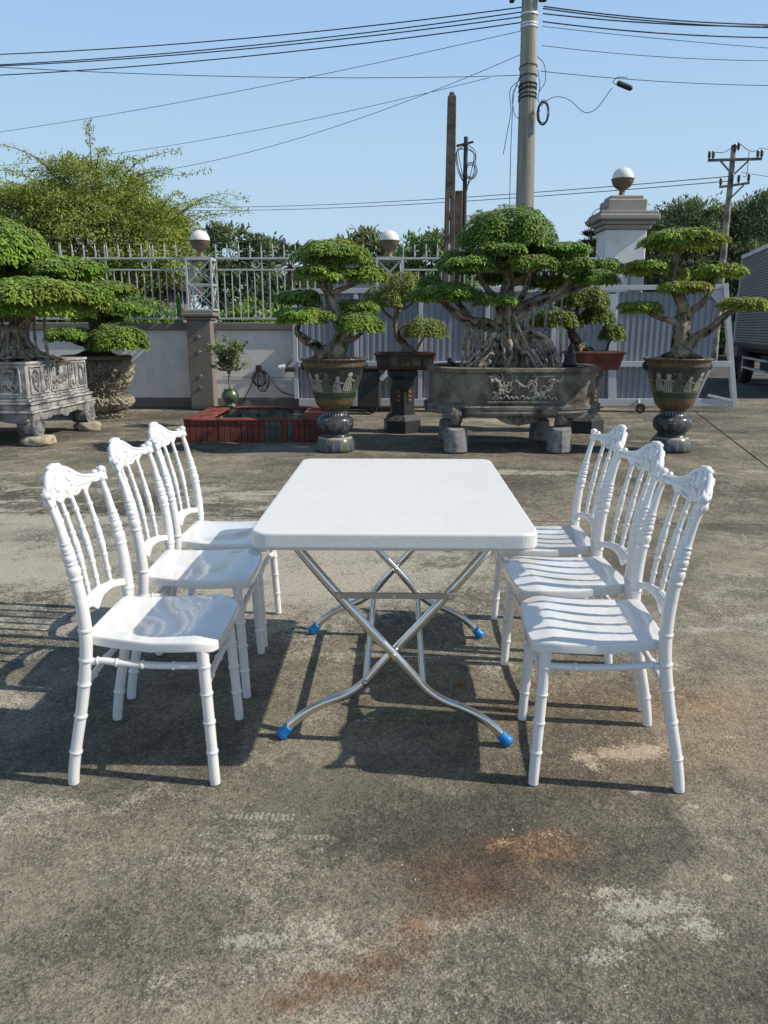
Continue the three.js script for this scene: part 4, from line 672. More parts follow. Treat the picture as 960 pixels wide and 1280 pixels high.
function tray(name, label, x, z, y, w, h, d, mat, taper) {
  const T = thing(name, label, 'tray', [x, y, z]);
  const g = cbox(w, h, d, 0, h / 2, 0, .012), p = g.attributes.position; for (let i = 0; i < p.count; i++) { const k = lerp(taper, 1, p.getY(i) / h); p.setX(i, p.getX(i) * k); p.setZ(i, p.getZ(i) * k); } g.computeVertexNormals();
  mesh('bowl', g, mat, T);
  mesh('rim', [cbox(w + .03, .03, .03, 0, h - .008, d / 2, .006), cbox(w + .03, .03, .03, 0, h - .008, -d / 2, .006), cbox(.03, .03, d - .03, w / 2, h - .008, 0, .006), cbox(.03, .03, d - .03, -w / 2, h - .008, 0, .006)], mat, T);
  mesh('soil', cbox(w - .03, .02, d - .03, 0, h + .001, 0, .006), M.moss, T);
  return T;
}
{
  const t = tray('bonsai_tray', 'brown glazed rectangular tray with leaf pattern on the black pedestal', .255, -9.62, .767, .72, .20, .42, M.brownPot, .92);
  for (let i = 0; i < 5; i++) mesh('leaf_panel', cbox(.10, .10, .008, -.27 + i * .135, .10, .208, .003), std(.12, .12, .07, .55, { map: mottle }), t);
  tray('bonsai_tray', 'plain red terracotta rectangular tray on a black pedestal', 2.58, -9.66, .767, .66, .21, .40, M.terracotta, .86);
}
bonsai('small_bonsai', 'small loose-leaved bonsai in the brown patterned tray', {
  seed: 303, base: [.30, .975, -9.62], bark: M.bark, leaf: .030, tone: [.235, .315, .045], dens: 2.8, gloss: .12, twig: .009, per: 9,
  pads: [[.22, 1.76, -9.62, .25, .18, .22], [-.07, 1.64, -9.7, .18, .14, .16], [.42, 1.72, -9.8, .18, .15], [.48, 1.27, -9.52, .26, .135, .2], [.10, 1.60, -9.5, .15, .10]],
  limbs: [{ pts: [[.32, .965, -9.62], [.24, 1.07, -9.62], [.16, 1.19, -9.62], [.135, 1.34, -9.62], [.175, 1.5, -9.62], [.22, 1.66, -9.62]], r: [.062, .014], g: .008 }, { pts: [[.38, .965, -9.6], [.45, 1.1, -9.58], [.52, 1.2, -9.55]], r: [.018, .008] }, { pts: [[.135, 1.34, -9.62], [.02, 1.44, -9.66], [-.06, 1.54, -9.7]], r: [.022, .009] }, { pts: [[.16, 1.45, -9.62], [.3, 1.52, -9.7], [.40, 1.62, -9.78]], r: [.022, .009] }, { pts: [[.14, 1.22, -9.62], [.28, 1.30, -9.57], [.40, 1.24, -9.54]], r: [.018, .008] }],
  forks: [[.2, 1.6, -9.62], [-.03, 1.5, -9.68], [.37, 1.58, -9.76], [.47, 1.14, -9.56], [.14, 1.48, -9.58]], roots: flare([.32, .975, -9.62], 8, .12, .045, 3, .04),
});
bonsai('small_bonsai', 'dense green bonsai leaning over the red terracotta tray', {
  seed: 404, base: [2.45, .985, -9.66], bark: M.barkDark, leaf: .036, tone: [.17, .26, .020], dens: 4.4, twig: .010,
  pads: [[2.40, 1.635, -9.66, .30, .125, .26], [2.09, 1.385, -9.56, .31, .12, .26], [2.61, 1.42, -9.76, .21, .11], [2.80, 1.215, -9.66, .15, .11]],
  limbs: [{ pts: [[2.42, .975, -9.66], [2.34, 1.12, -9.66], [2.29, 1.24, -9.66], [2.32, 1.38, -9.66], [2.37, 1.55, -9.66]], r: [.085, .02], g: .012 }, { pts: [[2.55, .985, -9.66], [2.42, 1.01, -9.64], [2.30, 1.06, -9.64]], r: [.05, .04], g: .01 }, { pts: [[2.29, 1.24, -9.66], [2.2, 1.28, -9.6], [2.1, 1.33, -9.57]], r: [.03, .012] }, { pts: [[2.33, 1.36, -9.66], [2.48, 1.36, -9.7], [2.6, 1.38, -9.75]], r: [.03, .012] }, { pts: [[2.74, .985, -9.66], [2.76, 1.08, -9.66], [2.80, 1.16, -9.66]], r: [.02, .009] }],
  forks: [[2.36, 1.53, -9.66], [2.12, 1.30, -9.58], [2.58, 1.36, -9.74], [2.78, 1.12, -9.66]], roots: flare([2.42, .985, -9.66], 9, .17, .06, 4, .05),
});
{ // citrus in a green ball pot on the basin rim
  const P = thing('ball_pot', 'small round green glazed pot on the brick basin rim', 'pot', [-2.0, .263, -10.08]);
  mesh('bowl', lathe([[.0, .002], [.085, .002], [.088, .02], [.062, .035], [.055, .05], [.085, .075], [.112, .125], [.108, .17], [.08, .205], [.074, .215], [.082, .225], [.078, .232], [.064, .222]], 36), M.greenGlaze, P);
  mesh('soil', at(new THREE.CylinderGeometry(.066, .066, .01, 24), 0, .212, 0), M.soil, P);
  const C = thing('citrus_plant', 'small upright citrus seedling growing in the round green pot', 'plant', [-2.0, .478, -10.08]);
  const r = mulberry(66), wood = [limb([[0, 0, 0], [-.01, .13, 0], [0, .25, 0]], .010, .007, r, 12, 7)], L = new Leaves(67);
  for (let i = 0; i < 17; i++) { const a = r() * 6.28, h = .24 + r() * .36, q = .10 + .15 * r(), s = .10 + .18 * (i % 3) * .5; const P2 = curve([[0, .14 + s * .5, 0], [Math.cos(a) * q * .5, h * .75 + .05, Math.sin(a) * q * .5], [Math.cos(a) * q * (i === 2 ? 1.5 : 1), h + .12 * r() + (i < 2 ? .1 : 0), Math.sin(a) * q]], 10); wood.push(sweep(P2, t => .006 * (1 - .6 * t), 5)); for (let k = 0; k < 34; k++) { const p = P2[3 + (r() * 8 | 0)].clone().add(V((r() - .5) * .07, (r() - .5) * .07, (r() - .5) * .07)); const t = .7 + .6 * r(); L.add(p, V(r() - .5, .35 * r(), r() - .5), V((r() - .5) * .6, 1, (r() - .5) * .6), .062 + .03 * r(), .055 + .025 * r(), [.15 * t, .22 * t, .03 * t]); } }
  mesh('stem', wood, M.barkDark, C); L.build('foliage', leafMat(1, 1, 1, .35), C);
}

// ---------------------------------------------------------------- oblong stone planter with banyan bonsai
{
  const cx = 1.39, cz = -8.52, P = thing('oblong_planter', 'dark weathered oblong stone planter carved with dragons', 'planter', [cx, 0, cz]);
  const L = .90, Wd = .62;
  const outline = (s, lx = L, wd = Wd) => { const o = []; for (let k = 0; k < 72; k++) { const a = k / 72 * 6.2832, c = Math.cos(a), q = Math.sin(a), e = .72; o.push([Math.sign(c) * Math.abs(c) ** e * (lx + s), -Math.sign(q) * Math.abs(q) ** e * (wd + s)]); } return o; };
  const band = (rows, inner) => { const P2 = [], I = [], K = 72; rows.forEach(([s, y]) => outline(s).forEach(([x, z]) => P2.push(x, y, z))); for (let i = 0; i < rows.length - 1; i++) for (let k = 0; k < K; k++) { const a = i * K + k, b = i * K + (k + 1) % K; I.push(a, b, a + K, b, b + K, a + K); } const g = new THREE.BufferGeometry(); g.setAttribute('position', new THREE.Float32BufferAttribute(P2, 3)); g.setIndex(I); let q = g.toNonIndexed(); q.computeVertexNormals(); return uvm(q); };
  mesh('body', band([[-.012, .492], [-.012, .82]]), M.darkStone, P);
  mesh('rim', band([[-.02, .815], [.02, .82], [.028, .835], [.026, .862], [.01, .870], [-.06, .870], [-.065, .84]]), M.darkStone, P);
  mesh('base_moulding', band([[-.2, .385], [.04, .395], [.055, .418], [.04, .436], [.05, .45], [.05, .474], [.01, .488], [-.012, .496]]), M.darkCarve, P);
  mesh('soil', (() => { const s = tri2(outline(-.055).map(p => [p[0], -p[1]])); const g = new THREE.ShapeGeometry(s); g.rotateX(-Math.PI / 2); g.translate(0, .858, 0); return uvm(g); })(), M.moss, P);
  // pilasters, front panel frame
  const zf = x => Wd * Math.pow(Math.max(0, 1 - Math.pow(Math.abs(x) / L, 1 / .72)), .72);
  for (const x of [-.74, -.58, -.38, .38, .56, .74]) { const z = zf(x) - .008, w = Math.abs(x) > .6 ? .10 : .09; const g = cbox(w, .30, .06, 0, 0, 0, .012); const sl = (zf(x + .02) - zf(x - .02)) / .04; g.rotateY(-Math.atan(sl)); g.translate(x, .656, z); mesh('pilaster', g, M.darkRelief, P); }
  mesh('panel_border', [bar([-.34, .525, zf(0) - .002], [.34, .525, zf(0) - .002], .022, .03), bar([-.34, .785, zf(0) - .002], [.34, .785, zf(0) - .002], .018, .03)], M.darkStone, P);
  const R = mulberry(81);
  for (const [x0, s] of [[-.17, 1], [.19, -1]]) {           // dragons in relief, the coil and the claws
    const pts = []; for (let i = 0; i <= 12; i++) { const t = i / 12; pts.push([x0 + s * (-.14 + t * .28) + .04 * Math.sin(t * 9), .675 + .075 * Math.sin(t * 8.5 + 1) , zf(0) - .004]); }
    const g = [sweep(curve(pts, 60), t => .027 * (1 - .6 * t) * (1 + .25 * Math.sin(t * 90)), 8)];
    for (let k = 0; k < 26; k++) { const q = pts[1 + (R() * 11 | 0)], a = R() * 6.28, l = .035 + .045 * R(); g.push(sweep(curve([q, [q[0] + Math.cos(a) * l, q[1] + Math.sin(a) * l, q[2] + .012], [q[0] + Math.cos(a + .8) * l * 1.7, q[1] + Math.sin(a + .8) * l * 1.7, q[2]]], 8), t => .014 * (1.1 - t), 6)); }
    mesh('dragon_relief', g, M.darkRelief, P);
  }
  { const g = []; for (let k = 0; k < 12; k++) { const x = -.30 + k * .055 + R() * .02, y = .545 + R() * .02; g.push(sweep(curve([[x, y, zf(0) - .004], [x + .03, y + .03, zf(0) + .004], [x + .055, y, zf(0) - .004]], 8), .010, 6)); } const m = mesh('cloud_relief', g, M.darkRelief, P); m.userData.kind = 'stuff'; }
  // apron under the base with a scrolled drop
  { const s = new THREE.Shape(); s.moveTo(-.78, .315); s.lineTo(.78, .315); s.lineTo(.78, .27); s.bezierCurveTo(.6, .24, .55, .30, .40, .275); s.lineTo(.22, .275); s.bezierCurveTo(.16, .21, .06, .20, 0, .20); s.bezierCurveTo(-.06, .20, -.16, .21, -.22, .275); s.lineTo(-.40, .275); s.bezierCurveTo(-.55, .30, -.6, .24, -.78, .27); s.closePath(); const g = new THREE.ExtrudeGeometry(s, { depth: .05, bevelEnabled: true, bevelSize: .006, bevelThickness: .006, bevelSegments: 1 }); g.translate(0, .088, .50); mesh('apron', uvm(g), M.darkCarve, P); }
  mesh('apron_ring', [at(new THREE.TorusGeometry(.05, .012, 8, 24), 0, .338, .565), at(new THREE.TorusGeometry(.10, .010, 8, 28, Math.PI), 0, .35, .565).rotateZ(0)], M.darkStone, P);
  for (const [x, z] of [[-.645, .50], [.435, .50], [-.645, -.36], [.435, -.36]]) { const lg = sweep(curve([[x, .45, z], [x - .015, .405, z + .06], [x + .008, .355, z + .065], [x + .0, .305, z + .03], [x - .006, .272 - (z < 0 ? .018 : 0), z + .045]], 16), t => lerp(.07, .052, t), 10); const k = new THREE.CylinderGeometry(.052, .052, .10, 16); k.rotateZ(Math.PI / 2); k.translate(x, .392, z + .072); mesh('foot', [lg, k], M.darkCarve, P); }
  let i = 0; for (const [x, z, h, r] of [[cx - .645, cz + .56, .205, .122], [cx + .435, cz + .56, .205, .126], [cx - .645, cz - .32, .17, .11], [cx + .40, cz - .32, .19, .115]]) {
    const n = i++; const g = lathe([[0, .001], [r * .97, .001], [r * 1.02, .02], [r, h * .5], [r * .95, h - .02], [r * .88, h], [0, h]], 24); const p = g.attributes.position, rr = mulberry(n + 3); for (let q = 0; q < p.count; q++) { const a = Math.atan2(p.getZ(q), p.getX(q)), k = 1 + .035 * Math.sin(a * 3 + n * 2 + p.getY(q) * 9) + .02 * Math.sin(a * 8 + n); p.setX(q, p.getX(q) * k); p.setZ(q, p.getZ(q) * k); } g.computeVertexNormals(); g.translate(0, 0, 0);
    const m = mesh('drum_stone', uvm(g), M.drum); m.position.set(x, .001, z); m.scale.y = (n < 2 ? .262 : .244) / h;
    tag(m, ['rough grey drum stone under the planter foot facing the tabletop', 'rough grey drum stone under the planter foot facing the striped chairs', 'rough drum stone under the planter foot towards the copper-panelled pedestal', 'rough drum stone under the planter foot towards the terracotta tray'][n], 'stone', 'drum stones carrying the oblong planter');
  }
}
{
  const Z = -8.52, base = [1.37, .858, Z];
  bonsai('banyan_bonsai', 'broad banyan bonsai with domed top and a mass of aerial roots', {
    seed: 505, base, bark: M.bark, leaf: .037, tone: DEEP, dens: 4.4, twig: .016, per: 7,
    pads: [[1.306, 2.285, -8.6, .48, .212, .44], [1.21, 2.045, -8.3, .25, .09], [1.85, 2.063, -8.62, .34, .086], [.817, 1.98, -8.8, .23, .12], [.964, 1.90, -8.35, .30, .088], [1.50, 1.915, -8.2, .24, .082], [1.97, 1.905, -8.4, .23, .086], [2.247, 1.795, -8.5, .22, .084], [2.417, 1.93, -8.75, .175, .074], [.677, 1.635, -8.4, .335, .115, .30], [1.155, 1.545, -8.25, .225, .055], [.514, 1.755, -8.75, .13, .076], [1.332, 1.80, -8.85, .28, .068], [1.844, 1.755, -8.85, .29, .073]],
    limbs: [{ pts: [[1.33, .84, Z], [1.29, 1.13, Z], [1.28, 1.35, Z], [1.30, 1.56, Z], [1.32, 1.81, Z], [1.31, 2.12, -8.58]], r: [.13, .05], g: .02 }, { pts: [[1.38, .84, Z], [1.40, 1.15, Z], [1.36, 1.4, Z]], r: [.11, .06], g: .02 },
      { pts: [[1.28, 1.24, Z], [1.09, 1.30, Z], [.89, 1.335, Z + .03], [.72, 1.45, -8.46], [.60, 1.56, -8.42]], r: [.085, .03], g: .014 }, { pts: [[1.34, 1.34, Z], [1.56, 1.51, Z], [1.81, 1.59, Z], [2.07, 1.69, Z], [2.27, 1.76, Z]], r: [.085, .03], g: .014 }, { pts: [[1.30, 1.5, Z], [1.1, 1.65, -8.44], [.98, 1.83, -8.37]], r: [.05, .02], g: .008 }, { pts: [[1.32, 1.7, Z], [1.55, 1.82, -8.56], [1.82, 1.99, -8.6]], r: [.05, .02], g: .008 }, { pts: [[.95, 1.33, Z], [.78, 1.6, -8.7], [.80, 1.88, -8.8]], r: [.045, .02], g: .008 }, { pts: [[1.36, 1.42, Z], [1.46, 1.62, -8.34], [1.5, 1.84, -8.22]], r: [.045, .02], g: .008 }, { pts: [[1.82, 1.6, Z], [1.93, 1.72, -8.44], [1.97, 1.83, -8.4]], r: [.04, .018] }, { pts: [[2.1, 1.7, Z], [2.3, 1.78, -8.66], [2.41, 1.87, -8.75]], r: [.03, .014] }, { pts: [[.70, 1.47, -8.46], [.58, 1.6, -8.62], [.52, 1.7, -8.74]], r: [.03, .014] }, { pts: [[1.26, 1.42, Z], [1.2, 1.45, -8.36], [1.16, 1.5, -8.26]], r: [.035, .014] }, { pts: [[1.32, 1.5, Z], [1.33, 1.64, -8.72], [1.33, 1.74, -8.84]], r: [.04, .016] }, { pts: [[1.6, 1.52, Z], [1.75, 1.62, -8.72], [1.84, 1.7, -8.84]], r: [.04, .016] }, { pts: [[1.31, 1.75, Z], [1.25, 1.88, -8.4], [1.21, 1.98, -8.31]], r: [.04, .016] }],
    forks: [[1.31, 2.10, -8.58], [1.22, 1.97, -8.33], [1.82, 1.98, -8.6], [.80, 1.87, -8.8], [.98, 1.82, -8.37], [1.5, 1.83, -8.22], [1.97, 1.82, -8.4], [2.25, 1.74, -8.52], [2.40, 1.86, -8.75], [.64, 1.53, -8.42], [1.16, 1.49, -8.27], [.52, 1.69, -8.74], [1.33, 1.73, -8.84], [1.84, 1.69, -8.84]],
    rootMat: M.barkPale,
    roots: (r, loc) => {
      const out = [], put = (pts, a, b, g = .01) => out.push(limb(pts.map(p => loc(p)), a, b, r, 22, 8, g));
      for (let i = 0; i < 30; i++) { const x = 1.02 + .74 * r(), z = Z + .30 * (r() - .35), y0 = 1.12 + .34 * r() - Math.abs(x - 1.34) * .35, tx = 1.30 + (x - 1.3) * .35; put([[tx, y0 + .06, Z + (z - Z) * .4], [lerp(tx, x, .5) + (r() - .5) * .06, lerp(y0, .86, .4), lerp(Z, z, .8)], [x + (r() - .5) * .05, 1.0, z + .02], [x + (x - 1.34) * .25 + (r() - .5) * .07, .86, z + .05], [x + (x - 1.34) * .45 + (r() - .5) * .1, .845, z + .10]], .016 + .022 * r(), .012 + .012 * r()); }
      for (const [x, y, w] of [[.92, 1.36, .022], [.99, 1.33, .016], [1.06, 1.32, .018], [.86, 1.36, .012], [1.52, 1.48, .014], [1.60, 1.5, .010], [1.72, 1.56, .012], [1.90, 1.62, .009], [1.12, 1.30, .014]]) put([[x, y, Z + .02], [x + (r() - .5) * .03, y - .15, Z + .03], [x + (r() - .5) * .05 - .01, 1.02, Z + .05], [x + (r() - .5) * .06, .85, Z + .08]], w, w * 1.35, .004);
      for (const s of [.66, .60, .70]) put([[1.42, 1.16, Z + .06], [1.42 + s * .25, 1.22, Z + .10], [1.42 + s * .48, 1.12, Z + .12], [1.42 + s * .60, .98, Z + .12], [1.42 + s * .66, .85, Z + .14]], .045, .03, .012);
      for (const [x0, x1] of [[1.2, .95], [1.2, 1.02], [1.25, 1.1], [1.28, .88]]) put([[x0, 1.2, Z + .06], [lerp(x0, x1, .5), 1.05, Z + .12], [lerp(x0, x1, .85), .92, Z + .15], [x1 - .06, .85, Z + .17]], .05, .03, .012);
      return out;
    },
  });
  const S = thing('figurine', 'small dark seated figurine on the oblong planter soil', 'figurine', [2.0, .858, -8.42]);
  mesh('robe', lathe([[0, 0], [.075, 0], [.08, .03], [.06, .08], [.055, .13], [.035, .165], [.0, .17]], 18), M.blackGlaze, S); mesh('head', at(new THREE.SphereGeometry(.034, 14, 12), 0, .195, .005), M.blackGlaze, S); mesh('topknot', at(new THREE.SphereGeometry(.016, 10, 8), 0, .236, 0), M.blackGlaze, S);
  const S2 = thing('figurine', 'tiny dark rock-shaped ornament on the planter soil among the roots', 'figurine', [.72, .858, -8.40]); mesh('rock', (() => { const g = new THREE.IcosahedronGeometry(.05, 2), p = g.attributes.position; for (let i = 0; i < p.count; i++) { const k = 1 + .25 * Math.sin(p.getX(i) * 60 + p.getY(i) * 80); p.setXYZ(i, p.getX(i) * k, p.getY(i) * k * 1.1 + .045, p.getZ(i) * k); } g.computeVertexNormals(); return g; })(), M.blackGlaze, S2);
}

// ---------------------------------------------------------------- rectangular carved planter at the left with its bonsai
{
  const X1 = -3.80, X0 = -6.1, ZA = -8.45, ZB = -9.93, cx = (X0 + X1) / 2, cz = (ZA + ZB) / 2, w = X1 - X0, d = ZA - ZB;
  const P = thing('rectangular_planter', 'grey carved rectangular stone planter with panelled sides on scroll feet', 'planter', [cx, 0, cz], -.06);
  mesh('body', cbox(w, .38, d, 0, .70, 0, .012), M.greyStone, P);
  mesh('rim', [cbox(w + .03, .03, .07, 0, .893, d / 2 - .02, .006), cbox(w + .03, .03, .07, 0, .893, -d / 2 + .02, .006), cbox(.07, .03, d - .11, w / 2 - .02, .893, 0, .006), cbox(.07, .03, d - .11, -w / 2 + .02, .893, 0, .006)], M.greyStone, P);
  mesh('soil', cbox(w - .1, .02, d - .1, 0, .888, 0, .005), M.moss, P);
  mesh('moulding', [cbox(w + .03, .035, d + .03, 0, .495, 0, .01), cbox(w + .10, .03, d + .10, 0, .462, 0, .008), cbox(w + .06, .06, d + .06, 0, .417, 0, .006), cbox(w + .12, .03, d + .12, 0, .372, 0, .01)], M.greyStone, P);
  const frame = (cxp, ww, hh, side) => {                   // raised frame with a carved medallion, on the +x face (side 1) or the front
    const g = [], y = .71, put = (a, yy, lw, lh, t = .02) => side ? cbox(t, lh, lw, w / 2 + t / 2 - .003, yy, a, .004) : cbox(lw, lh, t, a, yy, d / 2 + t / 2 - .003, .004);
    const f = [put(cxp, y + hh / 2, ww, .022), put(cxp, y - hh / 2, ww, .022), put(cxp - ww / 2, y, .022, hh - .024), put(cxp + ww / 2, y, .022, hh - .024)];
    const part = mesh('panel_frame', f, M.greyStone, P);
    const car = []; const R = mulberry(Math.round(cxp * 100) + 500); const n = ww > .3 ? 12 : 5; for (let k = 0; k < n; k++) { const a = cxp + (R() - .5) * ww * .65, yy = y + (R() - .5) * hh * .6, l = .05 + .05 * R(), an = R() * 6.28; const q = [[a, yy], [a + Math.cos(an) * l, yy + Math.sin(an) * l], [a + Math.cos(an + 1) * l * 1.4, yy + Math.sin(an + 1) * l]].map(([u, v]) => side ? [w / 2 + .004, v, u] : [u, v, d / 2 + .004]); car.push(sweep(curve(q, 8), .013, 6)); }
    if (ww > .19 && ww < .3) { const t = new THREE.TorusGeometry(.07, .014, 8, 24); t.scale(.85, 1.4, 1); if (side) t.rotateY(Math.PI / 2); t.translate(side ? w / 2 + .002 : cxp, y, side ? cxp : d / 2 + .002); car.push(t); }
    mesh('carving', car, M.greyCarve, part);
  };
  for (const [c, ww] of [[.56, .24], [.34, .14], [0, .46], [-.34, .14], [-.56, .24]]) frame(c, ww, .29, 1);
  for (const [c, ww] of [[.95, .24], [.70, .18], [.25, .60], [-.25, .24], [-.75, .6]]) frame(c, ww, .29, 0);
  // scalloped apron on the two faces that show
  const ap = (len) => { const s = new THREE.Shape(), n = 14; s.moveTo(-len / 2, .36); s.lineTo(len / 2, .36); const R = mulberry(91); for (let i = 0; i <= n; i++) { const t = i / n, x = lerp(len / 2, -len / 2, t), y = .325 - .055 * Math.abs(Math.cos(t * Math.PI)) ** 3 - .05 * Math.exp(-(((t - .5) / .09) ** 2)) - .014 * (i % 2) ; if (i === 0) s.lineTo(x, y); else s.quadraticCurveTo(x + len / n / 2, y - .025, x, y); } s.closePath(); return new THREE.ExtrudeGeometry(s, { depth: .05, bevelEnabled: true, bevelSize: .008, bevelThickness: .008, bevelSegments: 2 }); };
  { const g = ap(d * .98); g.rotateY(Math.PI / 2); g.translate(w / 2 - .02, 0, 0); mesh('apron', uvm(g), M.greyCarve, P); const g2 = ap(w * .98); g2.translate(0, 0, d / 2 - .02); mesh('apron', uvm(g2), M.greyCarve, P); }
  const footSpots = [[w / 2 - .03, d / 2 - .10], [w / 2 - .03, -d / 2 + .10], [-w / 2 + .05, d / 2 - .10], [-w / 2 + .05, -d / 2 + .10]];
  footSpots.forEach(([x, z]) => { const g = [], sp = []; const sx = Math.sign(x); for (let i = 0; i <= 44; i++) { const t = i / 44, a = -1.2 + t * 9.5, r = lerp(.115, .02, t); sp.push(V(x + sx * .06, .215 + r * Math.sin(a), z + r * Math.cos(a) * Math.sign(z))); } g.push(sweep(sp, t => lerp(.034, .022, t), 8)); const c = new THREE.CylinderGeometry(.118, .118, .20, 28); c.rotateZ(Math.PI / 2); c.translate(x - sx * .03, .215, z); g.push(uvm(c)); g.push(cbox(.22, .12, .22, x - sx * .03, .315, z, .02)); mesh('scroll_foot', g, M.greyCarve, P); });
  P.updateMatrixWorld(true);
  const rock = (seed, sx, sy, sz) => { const g = mergeVertices((() => { const q = new THREE.IcosahedronGeometry(1, 3); q.deleteAttribute('normal'); q.deleteAttribute('uv'); return q; })()), p = g.attributes.position, a = seed * 1.7; for (let i = 0; i < p.count; i++) { const x = p.getX(i), y = p.getY(i), z = p.getZ(i), k = 1 + .14 * Math.sin(x * 3 + a) + .12 * Math.sin(z * 4 + a * 2) + .06 * Math.sin(y * 7 + x * 6 + a); p.setXYZ(i, x * k * sx, clamp(y * k, -.55, .62) * sy + sy * .55, z * k * sz); } g.computeVertexNormals(); return uvm(g); };
  [[0, 'pale flat rock under the planter foot at its lit corner'], [1, 'buff layered rock under the planter foot towards the carved round planter']].forEach(([i, lab]) => { const v = V(footSpots[i][0], 0, footSpots[i][1]).applyMatrix4(P.matrixWorld); const m = mesh('support_rock', rock(i + 3, .17, .092, .14), M.rock); m.position.set(v.x + .03, 0, v.z + .02); tag(m, lab, 'rock', 'rocks under the rectangular planter'); });
  [2, 3].forEach(i => { const v = V(footSpots[i][0], 0, footSpots[i][1]).applyMatrix4(P.matrixWorld); const m = mesh('support_rock', rock(i + 3, .17, .092, .14), M.rock); m.position.set(v.x, 0, v.z); tag(m, i === 2 ? 'flat rock under the rectangular planter foot below its dark front' : 'flat rock under the rectangular planter foot nearest the white wall', 'rock', 'rocks under the rectangular planter'); });
  bonsai('large_bonsai', 'large leafy bonsai with pale roots in the rectangular stone planter', {
    seed: 606, base: [-4.35, .90, -9.2], bark: M.barkPale, leaf: .047, tone: [.19, .335, .012], dens: 4.6, twig: .018, per: 7,
    pads: [[-4.40, 2.17, -9.15, .62, .27, .6], [-3.62, 1.93, -9.2, .41, .14, .42], [-3.86, 1.57, -8.75, .74, .22, .55], [-4.76, 1.82, -9.55, .64, .18], [-5.0, 1.5, -9.1, .6, .18], [-4.1, 1.74, -9.5, .5, .17]],
    limbs: [{ pts: [[-4.32, .88, -9.2], [-4.28, 1.13, -9.2], [-4.24, 1.31, -9.2], [-4.31, 1.53, -9.2], [-4.38, 1.95, -9.2]], r: [.17, .06], g: .02 }, { pts: [[-4.26, 1.25, -9.2], [-4.05, 1.34, -9.0], [-3.88, 1.42, -8.8]], r: [.07, .03] }, { pts: [[-4.3, 1.5, -9.2], [-3.95, 1.7, -9.2], [-3.65, 1.83, -9.2]], r: [.07, .03] }, { pts: [[-4.3, 1.45, -9.2], [-4.55, 1.6, -9.4], [-4.74, 1.7, -9.5]], r: [.06, .03] }, { pts: [[-4.3, 1.2, -9.2], [-4.7, 1.3, -9.15], [-4.95, 1.38, -9.1]], r: [.06, .03] }, { pts: [[-4.28, 1.4, -9.2], [-4.2, 1.5, -9.35], [-4.1, 1.62, -9.48]], r: [.06, .03] }],
    forks: [[-4.38, 1.92, -9.2], [-3.65, 1.82, -9.2], [-3.88, 1.40, -8.8], [-4.74, 1.68, -9.5], [-4.95, 1.36, -9.1], [-4.1, 1.6, -9.48]],
    roots: (r, loc) => { const a = flare([-4.3, .90, -9.15], 20, .62, .15, 5, .22, .8)(r, loc), b = loc([-4.2, .9, -9.0]); for (let i = 0; i < 26; i++) { const x = -4.75 + 1.0 * r(), z = -8.72 - .5 * r(), p = loc([x, .9, z]); a.push(limb([[p[0], .03, p[2]], [p[0] + .1 * (r() - .5), .045, p[2] + .08 * r()], [p[0] + .3 * (r() - .5), .02, p[2] + .16 * r()]], .022, .012, r, 8, 6)); } for (const dx of [-.15, .22, .34]) a.push(limb([[loc([-4.25 + dx, 0, 0])[0], .55, .05], [loc([-4.25 + dx, 0, 0])[0], .3, .1], [loc([-4.22 + dx, 0, 0])[0], 0, .14]], .016, .02, r, 10, 6)); return a; },
  });
}
